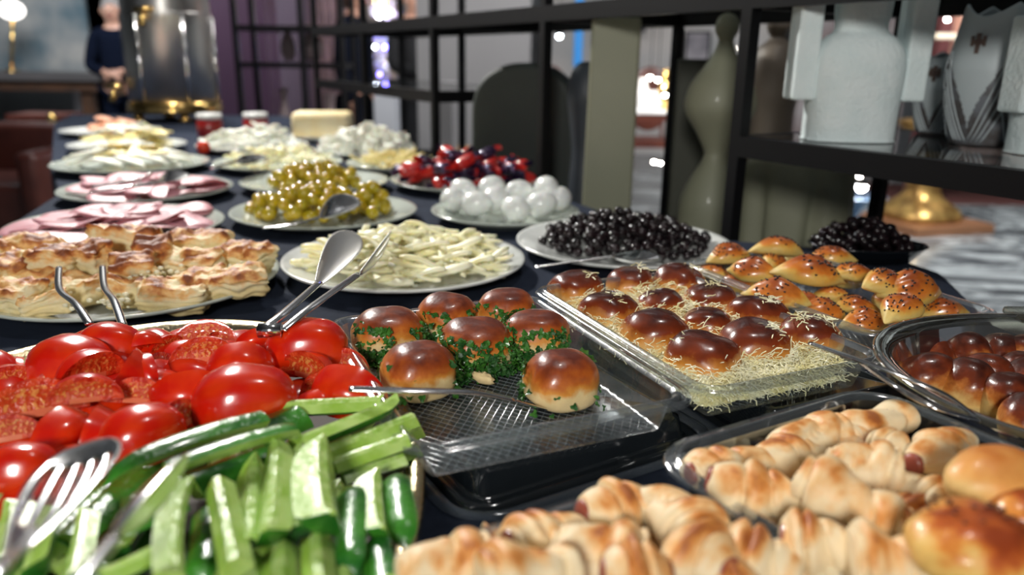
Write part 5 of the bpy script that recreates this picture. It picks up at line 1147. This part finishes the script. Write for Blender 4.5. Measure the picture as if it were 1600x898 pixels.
for sg in (-1, 1):
    g = g_box(-0.010, -0.02, 0.045, 0.010, 0.02, 0.15); o = mesh('slab_handle', *g, WHT, parent=j2, smooth=False); o.location = (sg * 0.048, 0, 0); bv = o.modifiers.new('b', 'BEVEL'); bv.width = 0.004; bv.segments = 2

# ------------------------------------------------------------------ steel urn at the far end
q = at(268, 192, ZT); urn = empty('drinks_urn', (-1.262, 2.93, ZT + 0.001)); tag(urn, 'tall domed steel urn with brass taps and feet at the far table end', 'urn')
mesh('base_ring', *g_lathe(smooth_prof([(0.001, 0.03), (0.15, 0.03), (0.165, 0.045), (0.16, 0.065), (0.14, 0.075), (0.001, 0.075)], 2), 40), BRASS, parent=urn)
for k in range(4): a = k * PI / 2 + 0.6; mesh('foot', *g_lathe([(0.001, 0), (0.02, 0), (0.022, 0.01), (0.012, 0.035), (0.001, 0.036)], 14), BRASS, parent=urn).location = (0.13 * math.cos(a), 0.13 * math.sin(a), 0)
mesh('drum', *g_lathe([(0.135, 0.07), (0.15, 0.08), (0.15, 0.36), (0.155, 0.37), (0.150, 0.38)], 48, cap=False), STEEL, parent=urn)
mesh('dome', *g_lathe(smooth_prof([(0.150, 0.38), (0.149, 0.44), (0.138, 0.52), (0.11, 0.60), (0.06, 0.65), (0.02, 0.665), (0.001, 0.67)], 3), 48, cap=False), STEEL, parent=urn)
for k in range(6): a = k * PI / 3 + 0.2; mesh('strap', *g_tube([(0.153 * math.cos(a), 0.153 * math.sin(a), z) for z in (0.075, 0.2, 0.37)], 0.008, 8, 0.6), CHROME, parent=urn)
for x, y, z in ((0.0, -0.165, 0.36), (-0.19, -0.05, 0.10)):
    tp = mesh('tap', *g_tube([(x, y + 0.04, z), (x, y - 0.02, z), (x, y - 0.035, z - 0.03)], 0.012, 10), BRASS, parent=urn)
    mesh('tap_handle', *g_tube([(x - 0.03, y - 0.01, z + 0.022), (x + 0.03, y - 0.01, z + 0.022)], 0.009, 10), BRASS, parent=tp)

# ------------------------------------------------------------------ people
def person(name, px, Y, H_, face, m_cl, m_leg, hair_m, label, arms='clasp', zoff=0):
    q = deep(px, 150, Y); s = H_ / 1.70; root = empty(name, (q.x, Y, 0), face); tag(root, label, 'person')
    SKN = bpy.data.materials.get('skin') or mat('skin', (0.50, 0.27, 0.19), 0.5, sss=0.1)
    def skinned(nm, vs, es, rs, m, lv=2):
        me = bpy.data.meshes.new(nm); me.from_pydata([Vector(v) * s for v in vs], es, []); me.materials.append(m); o = bpy.data.objects.new(nm, me); C.objects.link(o); o.parent = root
        o.modifiers.new('k', 'SKIN'); 
        for i, v in enumerate(me.skin_vertices[0].data): v.radius = (rs[i][0] * s, rs[i][1] * s); v.use_root = (i == 0)
        sb = o.modifiers.new('s', 'SUBSURF'); sb.levels = lv; sb.render_levels = lv
        return o
    if arms == 'clasp': hl, hr, el, er = (0.045, -0.19, 1.06), (-0.045, -0.20, 1.05), (0.25, -0.02, 1.10), (-0.25, -0.02, 1.10)
    else: hl, hr, el, er = (0.24, -0.06, 0.84), (-0.24, -0.06, 0.84), (0.24, 0.02, 1.10), (-0.24, 0.02, 1.10)
    vs = [(0, 0, 0.95), (0, 0, 1.12), (0, 0.01, 1.30), (0, 0.01, 1.42), (0, -0.005, 1.49), (0, -0.02, 1.56), (0, -0.02, 1.66),
          (0.17, 0.01, 1.38), el, hl, (-0.17, 0.01, 1.38), er, hr, (0.09, 0, 0.88), (0.10, -0.01, 0.48), (0.10, 0.01, 0.09), (0.11, -0.13, 0.04), (-0.09, 0, 0.88), (-0.10, -0.01, 0.48), (-0.10, 0.01, 0.09), (-0.11, -0.13, 0.04)]
    es = [(0, 1), (1, 2), (2, 3), (3, 4), (4, 5), (5, 6), (3, 7), (7, 8), (8, 9), (3, 10), (10, 11), (11, 12), (0, 13), (13, 14), (14, 15), (15, 16), (0, 17), (17, 18), (18, 19), (19, 20)]
    rs = [(.14, .10), (.125, .09), (.15, .10), (.10, .07), (.052, .052), (.085, .09), (.08, .09), (.055, .055), (.04, .04), (.027, .027), (.055, .055), (.04, .04), (.027, .027), (.085, .085), (.058, .058), (.042, .042), (.035, .03), (.085, .085), (.058, .058), (.042, .042), (.035, .03)]
    b0_ = len(vs)
    for sg, w0_, base in ((1, hl, 9), (-1, hr, 12)):   # palms and fingers
        dv = Vector((-sg * 0.06, -0.01, -0.02)) if arms == 'clasp' else Vector((0, 0, -0.07)); sv = Vector((0, 0, -0.018)) if arms == 'clasp' else Vector((0, -0.018, 0))
        pm = Vector(w0_) + dv; vs.append(tuple(pm)); rs.append((.026, .020)); es.append((base, len(vs) - 1)); pi_ = len(vs) - 1
        for k, fl in enumerate((0.060, 0.070, 0.065, 0.050)):
            f1_ = pm + sv * (k - 1.5) + dv.normalized() * 0.03; f2_ = f1_ + dv.normalized() * fl * 0.55 + Vector((0, 0.01, 0)); vs.append(tuple(f1_)); vs.append(tuple(f2_)); rs += [(.009, .009), (.008, .008)]; es += [(pi_, len(vs) - 2), (len(vs) - 2, len(vs) - 1)]
        th_ = pm - dv * 0.3 - sv * 2.2; vs.append(tuple(th_)); rs.append((.010, .010)); es.append((pi_, len(vs) - 1))
    skinned('body', vs, es, rs, SKN, 2)
    # jacket with sleeves, trousers, hair, face details
    vj = [(0, 0, 0.90), (0, 0, 1.12), (0, 0.01, 1.30), (0, 0.01, 1.405), (0.175, 0.01, 1.38), el, tuple(Vector(el).lerp(Vector(hl), 0.86)), (-0.175, 0.01, 1.38), er, tuple(Vector(er).lerp(Vector(hr), 0.86))]
    skinned('jacket', vj, [(0, 1), (1, 2), (2, 3), (3, 4), (4, 5), (5, 6), (3, 7), (7, 8), (8, 9)], [(.19, .14), (.155, .115), (.18, .125), (.11, .085), (.075, .075), (.058, .058), (.045, .045), (.075, .075), (.058, .058), (.045, .045)], m_cl)
    skinned('trousers', [(0, 0, 0.96), (0.09, 0, 0.86), (0.10, -0.01, 0.48), (0.10, 0.01, 0.10), (-0.09, 0, 0.86), (-0.10, -0.01, 0.48), (-0.10, 0.01, 0.10)], [(0, 1), (1, 2), (2, 3), (0, 4), (4, 5), (5, 6)], [(.16, .12), (.105, .105), (.080, .080), (.07, .07), (.105, .105), (.080, .080), (.07, .07)], m_leg)
    hg = g_ball(lambda t, p: Vector((0.096 * math.cos(p) * math.cos(t), 0.01 + (0.112 if math.sin(t) > 0 else (0.085 if p > 0.45 else 0.045)) * math.cos(p) * math.sin(t), 1.625 + (0.105 if p > 0 else 0.14) * math.sin(p))) * s, 24, 16)
    mesh('hair', *hg, hair_m, parent=root)
    ft = []
    for sg in (-1, 1): ft.append(g_sphere(0.011 * s, Vector((sg * 0.033, -0.098, 1.612)) * s, 8, 6)); 
    mesh('eyes', *join(ft), mat('eye_dark', (0.03, 0.02, 0.02), 0.3), parent=root)
    mesh('nose', *g_tube([Vector((0, -0.100, 1.615)) * s, Vector((0, -0.122, 1.582)) * s, Vector((0, -0.105, 1.574)) * s], [0.008, 0.014, 0.010], 8), SKN, parent=root)
    mesh('mouth', *g_sphere(0.022 * s, Vector((0, -0.096, 1.545)) * s, 10, 6, (1, 0.4, 0.35)), mat('lips', (0.38, 0.10, 0.09), 0.5), parent=root)
    for sg in (-1, 1): mesh('ear', *g_sphere(0.028 * s, Vector((sg * 0.090, -0.01, 1.595)) * s, 10, 8, (0.35, 0.6, 1)), SKN, parent=root)
    return root
NAVY = mat('navy_suit', (0.002, 0.004, 0.012), 0.9, spec=0.1); BLK = mat('black_cloth', (0.008, 0.008, 0.010), 0.8); BRH = mat('brown_hair', (0.06, 0.028, 0.018), 0.6); GRH = mat('grey_hair', (0.25, 0.23, 0.22), 0.6); GRT = mat('grey_trousers', (0.30, 0.32, 0.36), 0.8)
person('person', 192, 6.8, 1.55, 0.15, NAVY, NAVY, GRH, 'person in dark navy suit with hands clasped, standing far left', 'clasp')
person('person', 560, 5.3, 1.60, 1.4, NAVY, NAVY, BRH, 'person with brown hair in dark clothes, standing side-on behind the table', 'hang')
person('person', 648, 6.1, 1.62, 0.9, BLK, BLK, GRH, 'grey haired person in black clothes left of the tall shelf post', 'clasp')

# ------------------------------------------------------------------ far room furniture and displays
def pbox(name, px0, py0, px1, py1, Y, dep, m, lab=None, cat=None, z0=None, bev=0.0, kind=None, parent=None):
    a = deep(px0, py1, Y); b2 = deep(px1, py0, Y); c3 = deep(px1, py1, Y); x0, x1 = a.x, b2.x; zb = a.z if z0 is None else z0
    g = g_box(-(x1 - x0) / 2, 0, 0, (x1 - x0) / 2, dep, b2.z - zb); o = mesh(name, *g, m, smooth=False, parent=parent)
    base = Vector(((x0 + x1) / 2, Y, zb)); o.location = base if parent is None else base - parent.location
    if bev: bv = o.modifiers.new('b', 'BEVEL'); bv.width = bev; bv.segments = 3
    if lab: tag(o, lab, cat)
    if kind: o['kind'] = kind
    return o
# left: large pale abstract painting, dark sideboard, brown leather armchair, side lamp
ART = mat('abstract_canvas', (0.09, 0.14, 0.17), 0.7, c2=(0.40, 0.38, 0.36), nscale=1.3, contrast=(0.40, 0.60), detail=5)
fr = pbox('painting', -160, -60, 122, 112, 8.2, 0.05, ART, 'large blurred grey blue abstract painting over the sideboard', 'painting')
pbox('wall_panel', 118, -60, 160, 180, 9.0, 0.2, mat('light_grey_panel', (0.30, 0.29, 0.31), 0.8), 'light grey wall panel right of the painting', 'panel', z0=0)
pbox('wall_panel', 155, -60, 166, 180, 9.0, 0.22, mat('orange_panel', (0.45, 0.10, 0.03), 0.7), 'narrow orange strip panel behind the person', 'panel', z0=0)
pbox('wall_panel', 168, -60, 200, 180, 9.0, 0.2, mat('navy_panel', (0.012, 0.022, 0.05), 0.7), 'dark navy panel behind the person', 'panel', z0=0)
sb_ = empty('sideboard', deep(60, 120, 7.4)); sb_.location.z = 0; tag(sb_, 'long dark wooden sideboard below the painting', 'sideboard')
pbox('top', -60, 114, 152, 124, 7.4, 0.5, mat('dark_stone_top', (0.10, 0.09, 0.09), 0.3), parent=sb_)
pbox('apron', -60, 124, 150, 140, 7.45, 0.4, TW, parent=sb_)
for px in (-50, 138): pbox('leg', px - 5, 140, px + 5, 200, 7.5, 0.06, TW, parent=sb_, z0=0)
lp = empty('table_lamp', deep(18, 112, 7.6)); tag(lp, 'round white glowing lamp on the sideboard', 'lamp'); lz = deep(18, 16, 7.6) - lp.location
mesh('lamp_shade', *g_sphere(0.11, lz, 16, 12, (1, 1, 0.75)), mat('lamp_glow', (1.0, 0.95, 0.9), 0.5, emit=3), parent=lp); mesh('stand', *g_tube([(0, 0, 0.0), lz - Vector((0, 0, 0.07))], 0.015, 8), BRASS, parent=lp); mesh('base', *g_lathe([(0.001, 0), (0.07, 0), (0.06, 0.02), (0.001, 0.03)], 16), BRASS, parent=lp)
LEA = mat('brown_leather', (0.060, 0.016, 0.012), 0.35, c2=(0.08, 0.022, 0.016), nscale=6)
pc = deep(20, 200, 4.3); ac = empty('armchair', (pc.x, pc.y, 0)); tag(ac, 'dark brown leather armchair at the left edge behind the table', 'armchair')
def cush(nm, x0, y0, z0, x1, y1, z1, m=LEA, bv=0.04, par=ac): g = g_box(x0, y0, z0, x1, y1, z1); o = mesh(nm, *g, m, smooth=True, parent=par); b9 = o.modifiers.new('b', 'BEVEL'); b9.width = bv; b9.segments = 4; return o
cush('seat', -0.35, -0.3, 0.20, 0.26, 0.3, 0.45); cush('backrest', -0.35, 0.25, 0.40, 0.26, 0.42, 0.72); cush('armrest', 0.17, -0.32, 0.20, 0.29, 0.35, 0.62); cush('armrest', -0.45, -0.32, 0.20, -0.33, 0.35, 0.62)
for x, y in ((-0.38, -0.26), (0.22, -0.26), (-0.38, 0.32), (0.22, 0.32)): mesh('leg', *g_tube([(x, y, 0), (x, y, 0.22)], 0.02, 8), BLACKM, parent=ac)
st_ = deep(100, 170, 5.6); tbx = empty('side_table', (st_.x, st_.y, 0)); tag(tbx, 'slim black side table with brass knob near the sideboard', 'side table')
mesh('top', *g_box(-0.33, -0.15, 0.66, 0.05, 0.15, 0.70), mat('reddish_wood', (0.12, 0.03, 0.02), 0.4), parent=tbx, smooth=False); mesh('knob', *g_sphere(0.035, (0, -0.16, 0.68), 10, 8), BRASS, parent=tbx)
for x in (-0.30, 0.02): mesh('leg', *g_box(x - 0.02, -0.02, 0, x + 0.02, 0.02, 0.66), BLACKM, parent=tbx, smooth=False)
# aubergine pier and the rack with pink grey drapes
pbox('wall_panel', 335, -80, 405, 190, 6.0, 0.3, PURP, 'aubergine purple wall pier behind the steel urn', 'panel', z0=0)
pbox('wall_panel', 405, -80, 470, 190, 7.0, 0.3, mat('dull_mauve', (0.075, 0.05, 0.075), 0.7), 'dull mauve wall behind the small rack', 'panel', z0=0)
DRP = mat('pinkish_drape', (0.26, 0.17, 0.18), 0.7, c2=(0.18, 0.12, 0.13), nscale=4)
a_ = deep(470, 100, 7.2); V = []; Fc = []
for i in range(61):
    x = i / 60 * 0.55; y = 0.04 * math.sin(i * 0.9)
    V += [(x, y, 0.02), (x, y, 2.6)]
for i in range(60): Fc.append((2 * i, 2 * i + 2, 2 * i + 3, 2 * i + 1))
o = mesh('curtain', V, Fc, DRP); o.location = (a_.x, 7.2, 0); so = o.modifiers.new('s', 'SOLIDIFY'); so.thickness = 0.01; tag(o, 'pinkish grey curtain hanging behind the small black rack', 'curtain')
rk = deep(430, 150, 4.6); rack = empty('small_rack', (rk.x, 4.6, 0)); tag(rack, 'small black metal rack with grey vases beyond the cheese plates', 'shelving')
for px in (372, 474, 536):
    xx = deep(px, 100, 4.6).x - rk.x; solid('post', g_box(xx - 0.015, -0.015, 0, xx + 0.015, 0.015, 2.0), BLACKM, rack); solid('post', g_box(xx - 0.015, 0.30, 0, xx + 0.015, 0.33, 2.0), BLACKM, rack)
xl, xr_ = deep(372, 100, 4.6).x - rk.x, deep(536, 100, 4.6).x - rk.x
for zz in (0.45, deep(400, 100, 4.6).z, deep(400, 42, 4.6).z, 1.7): solid('shelf_board', g_box(xl, 0, zz - 0.02, xr_, 0.31, zz + 0.01), BLACKM, rack)
VG = [mat('grey_pink_vase', (0.20, 0.15, 0.155), 0.5), mat('silver_vase', (0.5, 0.5, 0.5), 0.25, 0.8)]
for i, (px, zz, R, H_) in enumerate(((512, 0.475, 0.080, 0.42), (440, 0.475, 0.05, 0.45), (490, deep(400, 100, 4.6).z + 0.025, 0.06, 0.20), (452, deep(400, 100, 4.6).z + 0.025, 0.045, 0.19), (473, 0.475, 0.035, 0.50))):
    q = deep(px, 100, 4.75); o = mesh('vase', *g_lathe(smooth_prof([(0.001, 0), (R * 0.6, 0), (R, H_ * 0.3), (R * 0.8, H_ * 0.6), (R * 0.35, H_ * 0.82), (R * 0.5, H_), (R * 0.4, H_ * 0.99), (0.001, H_ * 0.8)], 3), 24, cap=False), VG[1] if i == 4 else VG[0]); o.location = (q.x, 4.75, zz)
    tag(o, ['squat pinkish grey vase low on the small rack', 'slim grey vase low on the small rack, left', 'round grey vase on the upper board of the small rack', 'narrow grey vase on the upper board, left', 'shiny silver vase low on the small rack'][i], 'vase')
# crystal chandelier and lights, glass table, grey plinths
GL = [mat('warm_bulb', (1, 0.9, 0.78), 0.4, emit=160), mat('violet_bulb', (0.12, 0.10, 1.0), 0.4, emit=45), mat('cool_bulb', (0.75, 0.88, 1.0), 0.4, emit=80)]
chn = deep(605, 10, 6.6); ch = empty('chandelier', (chn.x, 6.6, 0)); tag(ch, 'crystal chandelier of white and violet lights between shelf post and persons', 'chandelier')
LB = [(592, 24, 0, .034), (603, 21, 0, .04), (641, 32, 0, .034), (650, 16, 0, .022), (611, 92, 0, .034), (598, 5, 0, .018), (560, 31, 0, .018), (597, 45, 2, .02), (585, 52, 1, .035), (604, 48, 1, .040), (586, 73, 2, .018), (601, 74, 1, .030), (576, 98, 1, .024), (593, 116, 1, .022), (607, 70, 2, .018), (566, 162, 0, .022), (612, 62, 1, .02), (574, 112, 2, .014), (574, 122, 2, .012), (556, 16, 2, .014)]
for (px, py, k, r) in LB:
    q = deep(px, py, 6.6); o = mesh('bulb', *g_sphere(r * 0.55, (q.x - chn.x, 0, q.z), 8, 6), GL[k], parent=ch); top = 2.9
pts_ = []
for px in (585, 603, 640): q = deep(px, 10, 6.62); pts_.append(g_tube([(q.x - chn.x, 0.03, q.z), (q.x - chn.x, 0.03, 2.9)], 0.004, 6))
mesh('chain', *join(pts_), BRASS, parent=ch)
CRY = mat('crystal', (0.6, 0.65, 0.75), 0.1, c2=(0.3, 0.25, 0.5), nscale=12, coat=1)
parts = []; rnd = random.Random(6)
for _ in range(160): q = deep(rnd.gauss(600, 14), rnd.uniform(0, 125), 6.65 + rnd.uniform(-.1, .1)); parts.append(g_sphere(0.014, (q.x - chn.x, q.y - 6.6, q.z), 5, 4))
o = mesh('crystal_drops', *join(parts), CRY, parent=ch); o['kind'] = 'stuff'
pbox('display_plinth', 586, 150, 616, 215, 4.6, 0.35, mat('pale_grey_plinth', (0.36, 0.38, 0.42), 0.6), 'pale grey plinth behind the white cheese cubes', 'plinth', z0=0)
pbox('wall_panel', 560, -60, 700, 130, 9.5, 0.2, mat('warm_beige_panel', (0.36, 0.28, 0.22), 0.8, c2=(0.2, 0.17, 0.16), nscale=3), 'warm beige panel behind the chandelier', 'panel', z0=0)
pbox('wall_panel', 652, -60, 832, 130, 5.0, 0.15, mat('graphite_panel', (0.16, 0.16, 0.165), 0.8), 'graphite grey partition behind the middle shelf bays', 'partition', z0=0.55)
pbox('storage_box', 684, 130, 706, 175, 3.6, 0.3, mat('grey_box', (0.2, 0.2, 0.21), 0.6), 'grey box behind the middle shelf bay', 'box', z0=0)
wq = deep(722, 160, 4.4); o = mesh('stool', *g_lathe(smooth_prof([(0.001, 0), (0.10, 0), (0.06, 0.1), (0.05, 0.5), (0.09, 0.62), (0.001, 0.64)], 3), 20), mat('honey_wood', (0.30, 0.16, 0.05), 0.5)); o.location = (wq.x, 4.4, 0); tag(o, 'honey coloured turned wooden stool seen through the shelving', 'stool')
# centre right: dining corner with white cloth, chairs, wall pictures, blue banner
WHC = mat('white_linen', (0.75, 0.74, 0.73), 0.8); DW = mat('mahogany', (0.14, 0.04, 0.025), 0.35, c2=(0.09, 0.025, 0.018), nscale=5)
pbox('wall_panel', 840, -60, 1240, 260, 9.6, 0.2, WALLW, 'pale lit wall across the hall behind the vases', 'panel', z0=0)
pbox('banner', 896, -340, 926, 104, 6.5, 0.05, mat('blue_banner', (0.01, 0.20, 0.55), 0.6), 'bright blue hanging banner left of the flat slab vase', 'banner')
pbox('banner', 1222, -340, 1300, 42, 6.5, 0.05, bpy.data.materials['blue_banner'], 'bright blue hanging banner behind the white jar', 'banner')
tq = deep(1010, 170, 5.4); dt = empty('dining_table', (tq.x, 5.4, 0)); tag(dt, 'dark dining table with white runner far behind the vases', 'table')
tzz = deep(1010, 172, 5.4).z
solid('table_top', g_box(-0.55, -0.4, tzz - 0.04, 0.55, 0.4, tzz), DW, dt); solid('runner', g_box(-0.3, -0.41, tzz, 0.3, 0.41, tzz + 0.012), WHC, dt)
for x in (-0.5, 0.5):
    for y in (-0.35, 0.35): solid('leg', g_box(x - 0.03, y - 0.03, 0, x + 0.03, y + 0.03, tzz - 0.04), DW, dt)
for i, (px, H_, m) in enumerate(((1002, 0.20, WHC), (1021, 0.12, WHC), (1040, 0.26, BRASS))):
    q = deep(px, 150, 5.3); o = mesh('table_vase', *g_lathe(smooth_prof([(0.001, 0), (0.04, 0), (0.06, H_ * 0.4), (0.03, H_ * 0.8), (0.04, H_), (0.001, H_ * 0.9)], 3), 16, cap=False), m); o.location = (q.x, 5.3, tzz + 0.013); tag(o, ['tall white vase on the far dining table', 'short white bowl vase on the far dining table', 'golden vase on the far dining table'][i], 'vase')
def chair(px, Y, rz, lab, m=DW):
    q = deep(px, 150, Y); r = empty('dining_chair', (q.x, Y, 0), rz); tag(r, lab, 'chair')
    mesh('seat', *g_box(-0.22, -0.22, 0.43, 0.22, 0.22, 0.49), m, parent=r, smooth=False)
    g = g_ball(lambda t, p: Vector((0.20 * math.cos(p) * math.cos(t), 0.22 + 0.03 * math.cos(p) * math.sin(t), 0.80 + 0.27 * math.sin(p))), 20, 14); mesh('backrest', *g, m, parent=r)
    for x in (-0.19, 0.19):
        for y in (-0.19, 0.19): mesh('leg', *g_tube([(x, y, 0), (x, y, 0.44)], [0.014, 0.022], 8), m, parent=r)
    for x in (-0.12, 0.12): mesh('back_post', *g_tube([(x, 0.2, 0.47), (x, 0.22, 0.62)], 0.014, 8), m, parent=r)
chair(1022, 6.6, 0, 'mahogany chair with oval back behind the far dining table'); chair(880, 6.6, 0.5, 'mahogany chair with oval back seen left of the slab vase')
for i, (a, b_, c_, d_, m) in enumerate(((1068, 48, 1112, 100, 'grey'), (985, 20, 1010, 50, 'warm'))):
    f_ = empty('wall_picture', deep(a, d_, 9.4)); tag(f_, ['framed grey picture on the pale wall behind the gourd vase', 'small framed warm picture on the pale far wall'][i], 'picture')
    pbox('frame', a, b_, c_, d_, 9.35, 0.05, BLACKM, parent=f_); pbox('canvas', a + 4, b_ + 4, c_ - 4, d_ - 4, 9.33, 0.05, mat('canvas_' + m, (0.3, 0.28, 0.3), 0.7, c2=(0.12, 0.11, 0.13), nscale=4), parent=f_)
# right: maroon wall, blush display, gold pedestal, glossy vehicle-like stand light, red rug
pbox('wall_panel', 1440, -60, 1530, 230, 6.6, 0.2, mat('rose_brown_panel', (0.20, 0.06, 0.06), 0.7), 'rose brown wall pier between the shelf post and leaf vase', 'panel', z0=0)
pbox('wall_panel', 1490, -60, 1760, 110, 5.6, 0.1, mat('blush_panel', (0.85, 0.45, 0.34), 0.8, c2=(0.9, 0.62, 0.52), nscale=2.5), 'blush pink display panel at the upper right', 'panel')  # two blush tones mixed by noise
pbox('display_board', 1462, 52, 1500, 60, 5.5, 0.3, mat('ivory_board', (0.75, 0.65, 0.5), 0.6), 'ivory display board under the blush panel', 'board')
pbox('wall_panel', 1240, -60, 1445, 205, 8.6, 0.2, mat('grey_rose_panel', (0.24, 0.19, 0.19), 0.8, c2=(0.34, 0.31, 0.31), nscale=2), 'grey rose wall panel far behind the white jar', 'panel', z0=0)
gq = at(1432, 352, 0.0); gp_ = empty('gold_pedestal', (gq.x, gq.y, 0), 0.3); tag(gp_, 'ornate gold pedestal on a square base standing on the marble floor', 'pedestal')
GOLDP = mat('antique_gold', (0.60, 0.38, 0.12), 0.35, 0.7, c2=(0.28, 0.16, 0.05), nscale=12)
mesh('plinth', *g_box(-0.34, -0.34, 0, 0.34, 0.34, 0.06), mat('copper_base', (0.34, 0.16, 0.08), 0.4, 0.3), parent=gp_, smooth=False); mesh('foot', *g_lathe(smooth_prof([(0.001, 0.06), (0.24, 0.06), (0.22, 0.14), (0.12, 0.22), (0.10, 0.34), (0.16, 0.46), (0.14, 0.62), (0.20, 0.74), (0.001, 0.75)], 3), 28, power=3.0), GOLDP, parent=gp_)
for i, (px, py, Y, r, k) in enumerate(((1346, 291, 4.6, .055, 0), (1343, 274, 4.6, .02, 0), (1348, 314, 4.6, .024, 0), (1098, 18, 7.0, .035, 0), (1021, 26, 7.0, .038, 2), (1016, 120, 5.2, .022, 0), (1028, 124, 5.2, .022, 0), (1039, 148, 5.2, .022, 2), (984, 24, 7.0, .04, 0), (874, 56, 6.0, .03, 2), (719, 84, 3.2, .010, 0), (724, 107, 3.3, .010, 0), (745, 62, 6.0, .04, 2), (1145, 76, 6.0, .03, 0), (1022, 252, 4.0, .016, 0), (1032, 254, 4.0, .014, 0), (1300, 3, 6.0, .03, 0), (1221, 55, 6.0, .025, 2), (1480, 30, 5.4, .02, 0), (735, 45, 6.2, .03, 0), (118, 226, 3.9, .008, 0))):  # glowing bulbs: far lamps, plus added ones standing in for glints on tables
    q = deep(px, py, Y); b9 = empty('lamp_or_glint', q); tag(b9, ['bright white floor spot by the gold pedestal', 'small white light above the bright floor spot', 'small white light below the bright floor spot', 'white ceiling light above the gourd vase', 'cool white light right of the slab vase top', 'left bulb standing in for a table glint beside the slab vase', 'right bulb standing in for a table glint beside the slab vase', 'lower bulb standing in for a table glint beside the slab vase', 'warm strip light behind the slab vase top', 'bluish light on the far chair back', 'upper bulb standing in for a gold glint in the middle bay', 'lower bulb standing in for a gold glint in the middle bay', 'cool light in the third shelf bay', 'warm light right of the ball stopper', 'left low bulb standing in for a glint behind the slab vase', 'right low bulb standing in for a glint behind the slab vase', 'light above the white jar', 'light on the edge of the blue banner', 'light on the blush panel', 'second light in the third shelf bay', 'tiny light at the left end of the cheese plates'][i], 'lamp')
    mesh('bulb', *g_sphere(r * 0.55, (0, 0, 0), 10, 8), GL[k] if i != 0 else mat('floor_spot_glow', (1, 1, 1), 0.4, emit=60), parent=b9); mesh('lamp_housing', *g_lathe([(r * 0.3, 0), (r * 0.62, r * 0.1), (r * 0.65, r * 0.8), (0.001, r * 0.82)], 12), BLACKM, parent=b9)
    if q.z > 0.95: mesh('cord', *g_tube([(0, 0.0, r * 0.8), (0, 0.0, 3.3 - q.z)], 0.0025, 5), BLACKM, parent=b9)
bs = at(1350, 335, 0); o = mesh('glass_stand', *g_lathe(smooth_prof([(0.001, 0), (0.16, 0), (0.05, 0.05), (0.04, 0.2), (0.17, 0.30), (0.19, 0.34), (0.001, 0.33)], 3), 24), mat('blue_glass', (0.10, 0.18, 0.30), 0.1, coat=1)); o.location = (deep(1350, 310, 4.6).x, 4.75, 0); tag(o, 'blue grey glossy stand under the bright floor spot', 'stand')
pbox('rug', 1600, 300, 1700, 306, 7.5, 0.02, DW) if False else None
rg = at(1560, 305, 0.0); o = mesh('rug', *g_box(-1.1, -0.5, 0.0, 1.6, 0.5, 0.015), mat('red_brown_rug', (0.10, 0.03, 0.025), 0.9), smooth=False); o.location = (rg.x, rg.y, 0.001); tag(o, 'dark red brown rug on the marble floor, far right', 'rug')
